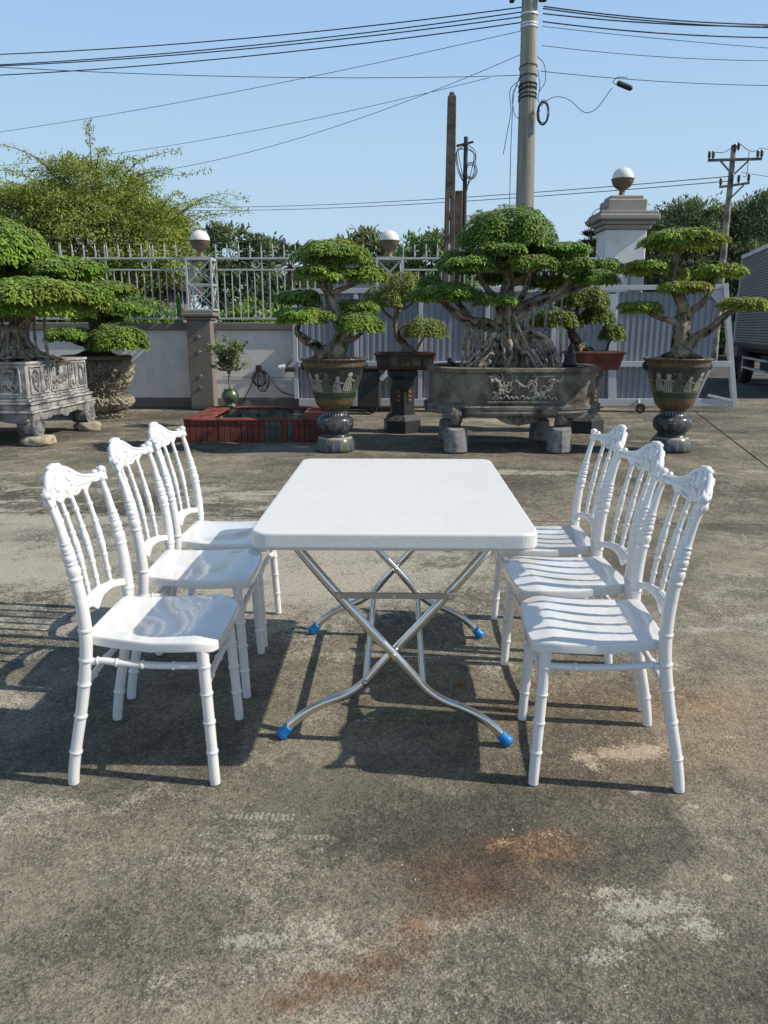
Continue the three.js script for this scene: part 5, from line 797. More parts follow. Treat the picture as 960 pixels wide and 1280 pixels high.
{ // round carved sandstone planter behind
  const P = thing('round_planter', 'round pale sandstone planter deeply carved, behind the grey rectangular one', 'planter', [-4.12, 0, -11.25]);
  const knob = (g, sd, amp) => { const p = g.attributes.position; for (let i = 0; i < p.count; i++) { const a = Math.atan2(p.getZ(i), p.getX(i)), y = p.getY(i), rr = Math.hypot(p.getX(i), p.getZ(i)); if (rr < .2) continue; const w = sm(NA, a / 6.283 * 2 + sd * .3, y * .7), v = sm(NB, a / 6.283 * 3, y * 1.1 + sd * .2), u = Math.sin(w * 34 + v * 12), d = amp * (Math.max(-.4, u) * .75 + (v - .5) * 1.2), k = 1 + d / rr; p.setX(i, p.getX(i) * k); p.setZ(i, p.getZ(i) * k); p.setY(i, y + d * .25); } g.computeVertexNormals(); return g; };
  const dense = rows => { const o = []; for (let i = 0; i < rows.length - 1; i++) { const n = Math.max(1, Math.round(Math.hypot(rows[i + 1][0] - rows[i][0], rows[i + 1][1] - rows[i][1]) / .009)); for (let k = 0; k < n; k++) o.push([lerp(rows[i][0], rows[i + 1][0], k / n), lerp(rows[i][1], rows[i + 1][1], k / n)]); } o.push(rows[rows.length - 1]); return o; };
  mesh('base', uvm(knob(lathe(dense([[.0, .002], [.35, .002], [.38, .05], [.34, .11], [.40, .14], [.46, .20], [.44, .27], [.36, .32]]), 300), 1, .040)), M.sandCarve, P);
  mesh('body', uvm(knob(lathe(dense([[.34, .31], [.33, .36], [.38, .45], [.45, .58], [.485, .70], [.47, .78], [.45, .82]]), 320), 2, .050)), M.sandCarve, P);
  mesh('rim', lathe([[.44, .82], [.48, .83], [.49, .86], [.48, .885], [.44, .885], [.42, .85]], 60), M.darkStone, P);
  mesh('soil', at(new THREE.CylinderGeometry(.43, .43, .02, 40), 0, .86, 0), M.moss, P);
  bonsai('leaning_bonsai', 'dark-trunked bonsai with low drooping pads in the round sandstone planter', {
    seed: 707, base: [-4.12, .868, -11.25], bark: M.barkDark, leaf: .045, tone: [.17, .305, .012], dens: 4.2, twig: .016,
    pads: [[-3.85, 1.79, -11.2, .36, .115, .36], [-3.66, 1.53, -11.15, .35, .11, .34], [-4.40, 1.18, -10.95, .33, .11, .3], [-3.72, 1.14, -10.95, .42, .18, .36], [-4.12, 1.47, -11.45, .38, .14], [-4.3, 1.75, -11.4, .4, .15]],
    limbs: [{ pts: [[-4.1, .86, -11.25], [-4.1, 1.1, -11.25], [-4.12, 1.3, -11.25], [-3.95, 1.55, -11.2], [-3.88, 1.7, -11.2]], r: [.13, .04], g: .016 }, { pts: [[-4.0, .9, -11.2], [-3.86, 1.0, -11.1], [-3.75, 1.05, -10.98]], r: [.06, .03] }, { pts: [[-4.1, 1.0, -11.2], [-4.3, 1.06, -11.05], [-4.38, 1.1, -10.97]], r: [.05, .02] }, { pts: [[-4.1, 1.3, -11.25], [-3.85, 1.4, -11.2], [-3.68, 1.46, -11.15]], r: [.05, .02] }],
    forks: [[-3.88, 1.7, -11.2], [-3.70, 1.44, -11.15], [-4.38, 1.10, -10.97], [-3.75, 1.05, -10.98], [-4.1, 1.35, -11.4], [-4.2, 1.55, -11.35]], roots: flare([-4.1, .87, -11.25], 12, .32, .12, 6, .12),
  });
}
console.log('pots done');

// ---------------------------------------------------------------- poles and wires
{
  const x = 2.985, z = -17;
  const P = thing('utility_pole', 'tall round concrete utility pole wrapped in cables', 'pole', [x, -.05, z], 0); P.rotation.z = .017;
  const H = 8.6; mesh('shaft', lathe([[0, 0], [.215, 0], [.145, H], [0, H]], 28), M.poleConcrete, P);
  for (const y of [7.30, 7.13, 7.08]) mesh('band', at(new THREE.CylinderGeometry(.172, .172, .035, 28, 1, true), 0, y, 0), M.bandMetal, P);
  mesh('bracket', [bar([-.42, 7.60, .05], [.32, 7.60, .05], .06), cbox(.10, .12, .12, -.36, 7.55, .1, .02), cbox(.16, .12, .14, .24, 7.56, .1, .02)], std(.06, .04, .035, .6), P);
  const R = mulberry(12); for (let i = 0; i < 9; i++) { const y = 5.75 + R() * .75, P2 = []; for (let k = 0; k <= 24; k++) { const a = k / 24 * 6.283; P2.push(V(Math.cos(a) * .178, y + Math.sin(a + R()) * .03, Math.sin(a) * .178)); } mesh('cable_wrap', sweep(P2, .008 + .004 * R(), 6), M.wire, P); }
  for (let i = 0; i < 6; i++) { const P2 = []; const w = .07 + R() * .07, h = .18 + R() * .05; for (let k = 0; k <= 30; k++) { const a = k / 30 * 6.283; P2.push(V(.28 + Math.cos(a) * w + .015 * R(), 5.48 + Math.sin(a) * h, .16 + .02 * i)); } mesh('cable_loop', sweep(P2, .008, 6), M.wire, P); }
  for (const pts of [[[.17, 6.3, .1], [.22, 6.0, .14], [.19, 5.75, .14], [.26, 5.62, .16]], [[-.19, 6.15, .08], [-.28, 5.9, .1], [-.32, 5.2, .1], [-.33, 4.2, .1], [-.32, 3.0, .1]], [[-.2, 6.1, .1], [-.36, 5.95, .1], [-.34, 5.55, .1], [-.40, 5.2, .1], [-.48, 4.75, .1]], [[-.2, 6.05, .05], [-.30, 5.9, .06], [-.26, 5.5, .06], [-.18, 5.4, .1]], [[.17, 6.55, .05], [.3, 6.42, .05], [.34, 6.1, .05], [.22, 5.9, .1]], [[.2, 5.6, .15], [.5, 5.78, .15], [.8, 5.75, .1], [1.15, 5.5, .1], [1.35, 5.55, .1], [1.6, 5.85, .08], [1.68, 5.95, .08]]]) mesh('loose_cable', sweep(curve(pts, 30), .007, 6), M.wire, P);
  const B = thing('splice_box', 'small dark cable splice box hanging on the line', 'box', [4.90, 6.00, -17.25]); const g = new THREE.CapsuleGeometry(.055, .24, 6, 14); g.rotateZ(Math.PI / 2 - .35); B.position.y = 6.055; mesh('case', g, M.black, B); mesh('clip', sweep(curve([[-.1, 0, 0], [-.24, .06, 0], [-.16, .15, 0], [.05, .145, 0]], 16), .008, 6), M.wire, B);
}
{
  const P = thing('square_pole', 'weathered square concrete pole with slots, no cables', 'pole', [1.60, -.05, -20], .0); P.rotation.z = .0;
  const s = (w) => [[-w, 0], [w, 0]];
  const sh = new THREE.Shape(); sh.moveTo(-.145, 0); sh.lineTo(.145, 0); sh.lineTo(.085, 6.6); sh.lineTo(-.085, 6.6); sh.closePath();
  for (const [ya, yb] of [[4.05, 4.40], [3.5, 3.88], [2.9, 3.3], [2.3, 2.7]]) { const h = new THREE.Path(); h.moveTo(-.022, ya); h.lineTo(-.022, yb); h.lineTo(.022, yb); h.lineTo(.022, ya); h.closePath(); sh.holes.push(h); }
  const g = new THREE.ExtrudeGeometry(sh, { depth: .2, bevelEnabled: true, bevelSize: .01, bevelThickness: .01, bevelSegments: 1 }); mesh('shaft', uvm(g), M.poleDark, P); mesh('cap', cbox(.13, .10, .15, 0, 6.65, .1, .03), M.poleDark, P);
  const Q = thing('thin_pole', 'thin dark metal pole trailing loose wires', 'pole', [2.16, -.05, -22]); mesh('shaft', sweep([V(0, 0, 0), V(.0, 6.2, 0)], t => lerp(.075, .055, t), 12), M.black, Q);
  const R = mulberry(4); for (let i = 0; i < 7; i++) { const s2 = i % 2 ? 1 : -1; mesh('loose_wire', sweep(curve([[0, 6.05 - R() * .2, .05], [s2 * (.15 + .1 * R()), 5.95 - .2 * R(), .05], [s2 * (.1 + .12 * R()), 5.5 - .4 * R(), .05], [.05, 5.1 - .3 * R(), .05]], 18), .010, 5), M.wire, Q); }
  for (let i = 0; i < 3; i++) { const t = new THREE.TorusGeometry(.15 + .03 * i, .010, 6, 28); t.scale(.8, 1, 1); t.translate(.14, 5.35, .06 + .02 * i); mesh('wire_loop', t, M.wire, Q); } mesh('arm', bar([-.25, 5.98, 0], [.2, 6.08, 0], .05), M.black, Q);
  const S = thing('stub_pole', 'short square reddish concrete pole beside the thin metal pole', 'pole', [1.965, -.05, -21.6]); mesh('shaft', cbox(.19, 4.8, .19, 0, 2.4, 0, .015), std(.20, .13, .10, .9, { map: mottle }), S);
}
{ // power pole with crossarms
  const P = thing('power_pole', 'distant power pole with two crossarms and insulators', 'pole', [12.62, -.1, -30]);
  mesh('shaft', sweep([V(0, 0, 0), V(-.02, 7.75, 0)], t => lerp(.14, .09, t), 14), M.poleConcrete, P);
  mesh('crossarm', bar([-.95, 7.22, .12], [.98, 7.27, .12], .09, .07), M.lineSteel, P); mesh('crossarm', bar([-.45, 6.32, .12], [.62, 6.46, .12], .08, .06), M.lineSteel, P);
  for (const s of [-1, 1]) mesh('strut', bar([s * .50, 7.2, .12], [0, 6.72, .12], .05), M.lineSteel, P); mesh('strut', bar([.42, 6.38, .12], [-.05, 5.9, .12], .05), M.lineSteel, P);
  for (const [x, y] of [[-.92, 7.26], [-.78, 7.26], [-.02, 7.50], [.10, 7.55], [.82, 7.30], [.96, 7.30], [-.42, 6.36], [.22, 6.46], [.58, 6.50], [-.02, 6.5]]) mesh('insulator', at(lathe([[.0, 0], [.03, 0], [.03, .05], [.065, .07], [.04, .10], [.065, .13], [.04, .16], [.065, .19], [.04, .22], [.055, .26], [.0, .27]], 12), x, y, .12), M.insulator, P);
  for (const [a, b] of [[[-.9, 7.52, .12], [0, 7.75, .12]], [[.1, 7.8, .12], [.9, 7.56, .12]], [[.5, 7.5, .12], [.35, 6.7, .12]]]) mesh('jumper', sweep(curve([a, [(a[0] + b[0]) / 2, Math.min(a[1], b[1]) - .05, .2], b], 12), .012, 5), M.wire, P);
}
{
  let k = 0;
  const wire = (a, b, sag, r, label, ext = 1.6) => { const A = V(...a), B = A.clone().lerp(V(...b), ext), n = 48, P = []; for (let i = 0; i <= n; i++) { const t = i / n, p = A.clone().lerp(B, t), q = t * ext; p.y -= sag * 4 * q * (1 - q) * (q < 1 ? 1 : .15); P.push(p); } tag(mesh('overhead_wire', sweep(P, r * .68, 6), M.wire), label, 'wire', 'overhead wires'); };
  const nm = ['top', 'second', 'third', 'fourth'];
  [[[2.83, 7.40, -17], [-8.99, 7.485, -20]], [[2.83, 7.317, -17], [-9.015, 7.265, -20]], [[2.83, 7.233, -17], [-9.018, 7.24, -20]], [[2.83, 7.134, -17], [-9.04, 7.044, -20]]].forEach(([a, b], i) => wire(a, b, .12, .017, `thick black line leaving the round pole over the feathery tree, ${nm[i]} down`));
  wire([2.8, 6.178, -17], [-6.765, 5.728, -15], .10, .009, 'thin level cable from the round pole below the thick lines');
  wire([2.83, 6.993, -17], [-11.02, 6.724, -24], .12, .009, 'thin cable from the round pole dropping towards the feathery tree');
  wire([2.115, 6.134, -17], [-11.588, 6.019, -25], .25, .008, 'thin slack cable ending just short of the round pole');
  wire([2.83, 6.595, -17], [-6.733, 5.656, -24], .30, .009, 'sagging cable from the pole collar down behind the feathery tree');
  wire([12.5, 6.60, -30], [-14.364, 9.838, -60], .3, .022, 'distant upper line leaving the crossarm pole', 1.3);
  wire([12.5, 6.44, -30], [-14.377, 9.617, -60], .3, .022, 'distant lower line leaving the crossarm pole', 1.3);
  [[[3.13, 7.401, -17], [7.847, 7.283, -17.6]], [[3.13, 7.387, -17.06], [7.85, 7.254, -17.66]], [[3.13, 7.275, -17], [7.939, 7.322, -17.8]], [[3.13, 7.134, -17], [7.964, 7.115, -17.8]]].forEach(([a, b], i) => wire(a, b, .06, .019, `thick black line from the round pole over the truck, ${nm[i]} down`, 2.2));
  wire([3.13, 7.05, -17], [8.076, 6.984, -18], .02, .009, 'thin cable just under the thick lines over the truck', 2.2);
  wire([3.13, 6.71, -17], [8.104, 6.742, -18], .06, .009, 'thin cable over the truck midway down the pole wrapping', 2.2);
  wire([3.13, 6.25, -17], [8.16, 6.267, -18], .05, .010, 'thin cable carrying the splice box over the truck', 2.2);
  wire([12.95, 6.75, -30], [20, 6.6, -31], .2, .014, 'line from the lower crossarm passing over the truck', 2);
  wire([13.5, 7.55, -30], [22, 7.7, -31], .2, .014, 'line from the upper crossarm passing over the truck', 2);
}

// ---------------------------------------------------------------- parked truck
{
  const T = thing('parked_truck', 'parked truck with grey ribbed cargo box', 'truck', [9.0, -.045, -16.63], -.25);
  const w = 2.1, l = 5.0, y0 = .88, h = 2.1;
  const s = new THREE.Shape(); const pts = [], n = 34; for (let i = 0; i < n; i++) { const a = y0 + .08 + (h - .16) * i / n, b = (h - .16) / n; pts.push([0, a], [.018, a + b * .25], [.018, a + b * .6], [0, a + b * .85]); } pts.push([0, y0 + h - .08]);
  const side = () => { const P = [], I = []; pts.forEach(([d, y]) => P.push(-w / 2 - d, y, -l / 2 + .06, -w / 2 - d, y, l / 2 - .06)); for (let i = 0; i < pts.length - 1; i++) { const a = i * 2; I.push(a, a + 1, a + 2, a + 1, a + 3, a + 2); } let g = new THREE.BufferGeometry(); g.setAttribute('position', new THREE.Float32BufferAttribute(P, 3)); g.setIndex(I); g = g.toNonIndexed(); g.computeVertexNormals(); return uvm(g); };
  const tb = M.truckBox.clone(); tb.side = THREE.DoubleSide;
  mesh('cargo_box', cbox(w, h, l, 0, y0 + h / 2, 0, .02), M.truckBox, T);
  mesh('ribbed_side', side(), tb, T);
  mesh('roof_edge', bar([-w / 2 - .012, y0 + h - .04, -l / 2], [-w / 2 - .012, y0 + h - .04, l / 2], .07, .09), M.truckTrim, T);
  mesh('corner_post', bar([-w / 2 - .01, y0, -l / 2 + .03], [-w / 2 - .01, y0 + h - .09, -l / 2 + .03], .06), M.truckTrim, T);
  mesh('floor_rail', bar([-w / 2 - .012, y0 + .035, -l / 2 + .07], [-w / 2 - .012, y0 + .035, l / 2], .06, .08), M.truckDark, T);
  mesh('chassis', [cbox(.8, .18, l, 0, .72, 0, .01), cbox(1.8, .10, l - .1, 0, .82, 0, .01)], M.truckDark, T);
  for (const y of [.42, .64]) mesh('side_guard', bar([-w / 2 + .05, y, -l / 2 + 1.0], [-w / 2 + .05, y, l / 2 - 1.4], .07, .04), M.truckTrim, T);
  mesh('tool_box', cbox(.5, .34, 1.0, -.62, .56, .2, .02), M.truckDark, T); mesh('fuel_tank', at(new THREE.CylinderGeometry(.22, .22, .9, 20).rotateX(Math.PI / 2), -.66, .55, 1.4), M.truckDark, T);
  for (const [x, z] of [[-.82, -l / 2 + .45], [.82, -l / 2 + .45], [-.82, l / 2 - .8], [.82, l / 2 - .8]]) { const t = new THREE.TorusGeometry(.30, .13, 12, 30); t.rotateY(Math.PI / 2); t.translate(x, .43, z); const wl = mesh('wheel', t, M.rubber, T); const r = new THREE.CylinderGeometry(.22, .22, .16, 24); r.rotateZ(Math.PI / 2); r.translate(x, .43, z); mesh('rim', r, M.steel, wl); }
  mesh('cab', cbox(1.9, 1.7, 1.5, .02, 1.35, -l / 2 - .85, .12), std(.03, .04, .06, .4), T); mesh('cab_window', cbox(.02, .6, .8, -.945, 1.75, -l / 2 - .85, .01), M.glass, T); mesh('cab_mirror', cbox(.06, .36, .20, -1.12, 1.72, -l / 2 - 1.45, .02), M.black, T); mesh('mirror_arm', bar([-.9, 1.95, -l / 2 - 1.4], [-1.12, 1.9, -l / 2 - 1.45], .025), M.black, T);
  for (const x of [-.82, .82]) { const t = new THREE.TorusGeometry(.30, .13, 12, 30); t.rotateY(Math.PI / 2); t.translate(x, .43, -l / 2 - .9); const wl = mesh('wheel', t, M.rubber, T); }
}

// ---------------------------------------------------------------- trees and shrubs beyond the wall
function tree(name, label, o) {
  const T = thing(name, label, 'tree', o.base, 0, o.group), r = mulberry(o.seed), L = new Leaves(o.seed + 1), wood = [], bl = o.blobs;
  if (o.trunk) { wood.push(limb([[0, 0, 0], [.1 * o.trunk, o.fork * .5, 0], [0, o.fork, 0]], o.trunk, o.trunk * .7, r, 14, 9)); for (const b of bl) wood.push(limb([[0, o.fork * .9, 0], [b[0] * .45, lerp(o.fork, b[1], .55), b[2] * .45], [b[0], b[1] + b[4] * .3, b[2]]], o.trunk * .5, o.trunk * .1, r, 14, 7)); mesh('trunk', wood, o.bark || M.barkDark, T); }
  for (const b of bl) {
    const nC = Math.round(o.clumps * b[3] * b[4]); for (let c = 0; c < nC; c++) {
      const a = r() * 6.283, ph = Math.acos(1 - 1.75 * r()), q = .62 + .42 * Math.sqrt(r()); const C = V(b[0] + Math.cos(a) * Math.sin(ph) * b[3] * q, b[1] + Math.cos(ph) * b[4] * q, b[2] + Math.sin(a) * Math.sin(ph) * b[5] * q);
      const n = o.per * (.6 + .8 * r()), sp = o.spread * (.7 + .7 * r()), t0 = .75 + .5 * r(), outw = C.clone().sub(V(b[0], b[1] - b[4] * .3, b[2])).normalize();
      for (let i = 0; i < n; i++) { const g = () => (r() + r() + r() - 1.5) * .9; const p = C.clone().add(V(g() * sp, g() * sp * .62, g() * sp)); const s = o.leaf * (.7 + .6 * r()), k = t0 * (.75 + .5 * r()), y = r() < .15 ? 1.3 : 1; L.add(p, outw.clone().multiplyScalar(.5).add(V(r() - .5, (r() - .62) * 1.2, r() - .5)), V((r() - .5) * .9, .8, (r() - .5) * .9).add(outw.clone().multiplyScalar(.5)), s, s * (o.wide || .8), [o.tone[0] * k * y, o.tone[1] * k * (y > 1 ? 1.1 : 1), o.tone[2] * k]); }
    }
  }
  if (o.sprays) for (let k = 0; k < o.sprays.n; k++) {     // arching feathery shoots
    const a = r() * 6.283, [cx, cy, cz, rx, ry, rz] = bl[r() * bl.length | 0], u = Math.cos(a), v = Math.sin(a), h = r(); const s = V(cx + u * rx * .6, cy + ry * (.2 + .5 * h), cz + v * rz * .6), len = o.sprays.len * (.5 + .8 * r()), up = .15 + .65 * r();
    const e = s.clone().add(V(u * len, up * len * .8, v * len)), tip = e.clone().add(V(u * len * .5, -.05 * len + (r() - .5) * .3 * len, v * len * .5)); const P = curve([s, s.clone().lerp(e, .5).add(V(0, .12 * len, 0)), e, tip], 22); wood.length = 0; const w = mesh('shoot', sweep(P, t => .012 * (1.1 - t), 5), M.barkDark, T); w.userData.kind = 'stuff';
    for (let i = 3; i <= 22; i++) for (let q = 0; q < 7; q++) { const p = P[i].clone().add(V((r() - .5) * .16, (r() - .5) * .12, (r() - .5) * .16)); const t = .8 + .6 * r(), ss = o.leaf * (.6 + .5 * r()); L.add(p, V(r() - .5, (r() - .6), r() - .5), V((r() - .5), 1, (r() - .5)), ss, ss * .75, [o.tone[0] * t * 1.1, o.tone[1] * t * 1.05, o.tone[2] * t]); }
  }
  L.build('crown', o.mat || leafMat(1, 1, 1, .15), T, o.geo || leafGeo); return T;
}
tree('feathery_tree', 'large yellow-green feathery tree with arching shoots behind the spear railing', { seed: 11, base: [-6.1, -.1, -17], trunk: .22, fork: 1.5, clumps: 210, per: 90, spread: .30, leaf: .070, wide: .72, tone: [.27, .35, .05],
  blobs: [[-.2, 3.1, 0, 1.9, 1.15, 1.6], [-1.7, 3.2, .2, 1.4, .95, 1.3], [1.15, 2.95, .2, 1.0, .95, 1.1], [.1, 3.95, 0, 1.0, .75, 1], [-.7, 2.2, .6, 1.6, .7, 1.2]], sprays: { n: 90, len: .95 } });
const far = leafMat(1, 1, 1, .08);
const GB = 'trees beyond the wall';
tree('background_tree', 'dark rounded tree standing behind the railing over the citrus', { seed: 21, base: [-5.0, -.1, -28], trunk: .2, fork: 1.6, clumps: 70, per: 46, spread: .36, leaf: .19, tone: [.115, .175, .06], mat: far, group: GB, blobs: [[-.35, 3.6, 0, .95, 1.1, .9], [.75, 3.4, 0, .85, .95, .9], [.2, 2.6, .3, 1.4, .9, 1]] });
tree('background_tree', 'dark bushy tree filling the railing gaps beside the fan palm', { seed: 22, base: [-2.3, -.1, -24], trunk: .2, fork: 1.2, clumps: 60, per: 46, spread: .38, leaf: .19, tone: [.115, .175, .06], mat: far, group: GB, blobs: [[-.2, 1.9, 0, 1.1, .8, .9], [-1.5, 1.7, 0, .9, .7, .8]] });
tree('background_tree', 'olive tree rising behind the globe lamp between two bonsai', { seed: 23, base: [-.6, -.1, -38], trunk: .25, fork: 2.4, clumps: 55, per: 44, spread: .5, leaf: .26, tone: [.17, .21, .07], mat: far, group: GB, blobs: [[-.3, 4.6, 0, 1.3, 1.0, 1], [-1.7, 4.2, 0, 1.2, .9, 1], [1.0, 3.8, 0, 1.2, .9, 1]] });
tree('background_tree', 'bright green tree behind the slotted square pole', { seed: 24, base: [2.0, -.1, -34], trunk: .25, fork: 2, clumps: 60, per: 44, spread: .45, leaf: .25, tone: [.16, .26, .07], mat: far, group: GB, blobs: [[0, 4.0, 0, 1.2, 1.1, 1], [1.5, 3.6, 0, 1.1, .9, 1], [-1.1, 3.3, 0, 1.0, .8, 1]] });
for (const [x, z, s, lab] of [[10.6, -36, 1.0, 'bamboo-like tree beside the tall white gate pillar'], [13.3, -35, 1.12, 'feathery dark tree behind the crossarm pole'], [16.2, -35, 1.15, 'feathery dark tree rising over the truck roof'], [14.6, -40, 1.15, 'taller hazy tree behind the crossarm pole'], [11.8, -40, 1.1, 'hazy tree between the gate pillar and crossarm pole'], [19, -37, 1.1, 'feathery tree beyond the truck cargo box'], [17.6, -41, 1.2, 'taller hazy tree beyond the truck']])
  tree('background_tree', lab, { seed: Math.round(x * 10), base: [x, -.1, z], trunk: .2, fork: 1.5, clumps: 46, per: 60, spread: .5, leaf: .21, wide: .62, tone: [.15, .21, .08], mat: far, group: GB, blobs: [[0, 4.7 * s, 0, 1.5, 1.2 * s, 1.2], [-.7, 3.2 * s, .4, 1.7, 1.3, 1.2], [.8, 3.0 * s, .3, 1.6, 1.3, 1.2], [0, 1.7, .5, 2.0, 1.2, 1.2]], sprays: { n: 8, len: .9 } });
{ // conifer
  const T = thing('conifer_tree', 'dark conifer with level branches behind the white gate pillar', 'tree', [8.9, -.1, -35], 0, GB), r = mulberry(77), L = new Leaves(78), wood = [limb([[0, 0, 0], [0, 3, 0], [0, 5.9, 0]], .16, .03, r, 16, 8)];
  for (let y = 1.8; y < 5.7; y += .38) for (let k = 0; k < 7; k++) { const a = k / 7 * 6.283 + y * 2, q = (6.0 - y) * .36; const e = V(Math.cos(a) * q, y + .15, Math.sin(a) * q); wood.push(limb([[0, y, 0], [e.x * .5, y - .02, e.z * .5], [e.x, e.y, e.z]], .03, .01, r, 6, 5)); for (let i = 0; i < 40; i++) { const t = .25 + .75 * r(), p = V(e.x * t + (r() - .5) * .2, y + .1 * t + (r() - .5) * .16, e.z * t + (r() - .5) * .2), k2 = .7 + .6 * r(); L.add(p, V(e.x + r() - .5, .3, e.z + r() - .5), V(r() - .5, 1, r() - .5), .17, .08, [.02 * k2, .04 * k2, .022 * k2]); } }
  mesh('trunk', wood, M.barkDark, T); L.build('crown', far, T);
  tree('background_tree', 'low dark trees beside the conifer over the gate top', { seed: 79, base: [7.6, -.1, -36], trunk: .2, fork: 1.5, clumps: 50, per: 40, spread: .45, leaf: .24, tone: [.08, .12, .05], mat: far, group: GB, blobs: [[-.3, 3.7, 0, .9, .9, .9], [-1.3, 3.2, 0, 1, .8, .9], [.5, 3.0, 0, 1.1, 1, .9]] });
}
{ // fan palm
  const T = thing('fan_palm', 'fan palm with stiff pleated leaves beyond the railing', 'tree', [-2.70, -.1, -23.3]), r = mulberry(31); T.scale.setScalar(.9); mesh('trunk', limb([[0, 0, 0], [.05, 1.8, 0], [0, 3.5, 0]], .14, .11, r, 18, 10, .01), M.barkDark, T);
  const lm = new THREE.MeshPhysicalMaterial({ color: rgb(.17, .21, .10), roughness: .7, transmission: .2, thickness: 0, side: THREE.DoubleSide });
  for (let k = 0; k < 17; k++) { const a = k * 2.4, el = 1.25 - (k / 17) * 1.7, dir = V(Math.cos(a) * Math.cos(el), Math.sin(el), Math.sin(a) * Math.cos(el)); const c = dir.clone().multiplyScalar(.42).add(V(0, 3.55, 0)); const P = [], I = []; const side = dir.clone().cross(V(0, 1, 0)).normalize(), up = side.clone().cross(dir); const n = 15; for (let i = 0; i < n; i++) { const th = lerp(-1.35, 1.35, i / (n - 1)), d2 = dir.clone().multiplyScalar(Math.cos(th)).add(side.clone().multiplyScalar(Math.sin(th))).addScaledVector(up, -.1), l = .40 * (1 - .2 * Math.abs(th / 1.35)), pw = .035; const s2 = d2.clone().cross(up).normalize(); const m = c.clone().addScaledVector(d2, l * .6), e = c.clone().addScaledVector(d2, l).add(V(0, -.06, 0)); const b = P.length / 3; for (const q of [c, m.clone().addScaledVector(s2, pw).addScaledVector(up, -.012), m.clone().addScaledVector(s2, -pw).addScaledVector(up, -.012), e, m.clone().addScaledVector(up, .012)]) P.push(q.x, q.y, q.z); I.push(b, b + 1, b + 4, b, b + 4, b + 2, b + 1, b + 3, b + 4, b + 4, b + 3, b + 2); } const g = new THREE.BufferGeometry(); g.setAttribute('position', new THREE.Float32BufferAttribute(P, 3)); g.setIndex(I); const q = g.toNonIndexed(); q.computeVertexNormals(); const f = mesh('frond', q, lm, T); mesh('stalk', sweep([V(0, 3.4, 0), c], .014, 5), M.barkDark, f); }
}
// shrubs just behind the wall
for (const [x, z, s, tone, lab] of [[-4.6, -14.2, 1.1, [.22, .34, .05], 'shrub behind the railing beside the hooked pillar'], [-2.0, -14.4, 1.12, [.20, .32, .05], 'shrub behind the railing above the citrus'], [-.6, -14.2, 1.1, [.20, .33, .05], 'shrub behind the railing at the gate end'], [-6.4, -14.4, 1.2, [.05, .09, .03], 'dark shrub behind the railing under the feathery tree'], [1.6, -14.6, 1.1, [.05, .09, .03], 'shrub behind the railing and banyan bonsai'], [6.6, -22, 1.3, [.03, .055, .022], 'dark shrub between the gate end and the truck']])
  tree('shrub', lab, { seed: Math.round(-x * 10 + 900), base: [x, -.1, z], trunk: .04, fork: .5, clumps: 130, per: 44, spread: .22, leaf: .11, tone, mat: far, group: 'shrubs behind the wall', blobs: [[0, 1.15 * s, 0, .75 * s, .55 * s, .5 * s], [.5 * s, .95 * s, 0, .5 * s, .45 * s, .4 * s], [-.5 * s, .95 * s, 0, .5 * s, .45 * s, .4 * s]] });
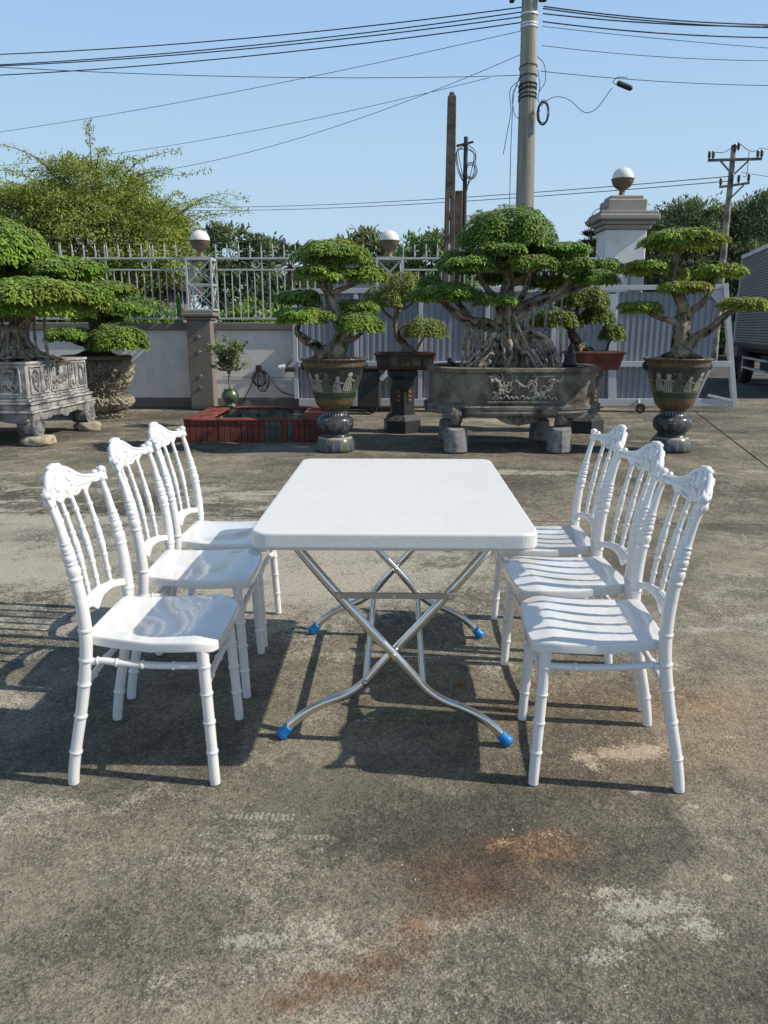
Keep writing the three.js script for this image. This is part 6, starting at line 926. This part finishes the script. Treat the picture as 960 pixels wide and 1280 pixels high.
{ // banana-like broad leaf by the pillar
  const T = thing('broadleaf_plant', 'upright broad green leaves behind the railing by the hooked pillar', 'plant', [-3.55, -.1, -13.6]), lm = new THREE.MeshPhysicalMaterial({ color: rgb(.10, .22, .05), roughness: .7, transmission: .3, thickness: 0, side: THREE.DoubleSide });
  for (const [dx, h, lean, w] of [[0, 1.95, .05, .11], [.18, 1.6, .25, .09], [-.2, 1.65, -.25, .09], [.06, 1.5, .4, .08]]) { const n = 12, P = [], I = []; for (let i = 0; i <= n; i++) { const t = i / n, y = lerp(.6, h, t), q = w * Math.sin(Math.PI * Math.min(1, .12 + t * .88)) ** .7, x = dx * .4 + lean * t * t; P.push(x - q, y, .04, x, y, -.02, x + q, y, .04); if (i < n) { const b = i * 3; I.push(b, b + 1, b + 3, b + 1, b + 4, b + 3, b + 1, b + 2, b + 4, b + 2, b + 5, b + 4); } } const g = new THREE.BufferGeometry(); g.setAttribute('position', new THREE.Float32BufferAttribute(P, 3)); g.setIndex(I); g.computeVertexNormals(); const f = mesh('leaf', g, lm, T); mesh('stalk', sweep([V(dx * .3, 0, 0), V(dx * .4, .7, .01)], .02, 6), M.barkDark, f); }
}
{ // houses beyond
  const H = thing('white_house', 'low white house with grey roof glimpsed through the railing', 'house', [-1.6, -.1, -29.5]);
  mesh('wall', cbox(4.4, 2.9, 3, 0, 1.45, 0, .02), M.houseWall, H); const g = new THREE.ExtrudeGeometry(tri2([[-2.5, 2.9], [2.5, 2.9], [0, 3.7]]), { depth: 3.4, bevelEnabled: false }); g.translate(0, 0, -1.7); mesh('roof', g, std(.24, .24, .25, .8, { map: mottle }), H);
  for (const x of [-1.2, .2, 1.4]) { const w = mesh('window', cbox(.7, 1.1, .05, x, 1.7, 1.52, .01), M.glass, H); mesh('frame', [bar([x - .37, 1.14, 1.54], [x - .37, 2.26, 1.54], .05), bar([x + .37, 1.14, 1.54], [x + .37, 2.26, 1.54], .05), bar([x, 1.16, 1.56], [x, 2.24, 1.56], .03)], M.houseWall, w); }
  const S = thing('tiled_shed', 'shed with dark tiled roof under the feathery tree', 'shed', [-6.6, -.1, -19.6]); mesh('wall', cbox(3.2, 2.2, 2, 0, 1.1, 0, .02), std(.25, .23, .2, .9, { map: mottle }), S); const q = new THREE.ExtrudeGeometry(tri2([[-1.2, 2.2], [1.4, 2.2], [1.3, 2.35], [0, 2.75], [-1.2, 2.3]]), { depth: 3.8, bevelEnabled: false }); q.rotateY(Math.PI / 2); q.translate(-1.9, 0, 0); mesh('roof', q, M.roofTile, S);
  mesh('doorway', cbox(.8, 1.7, .03, .4, .85, 1.01, .005), M.glass, S);
}
{ let n = 0; scene.traverse(o => { if (o.isInstancedMesh) n += o.count; }); console.log('background done, copies ' + n); }
renderer.render(scene, camera);
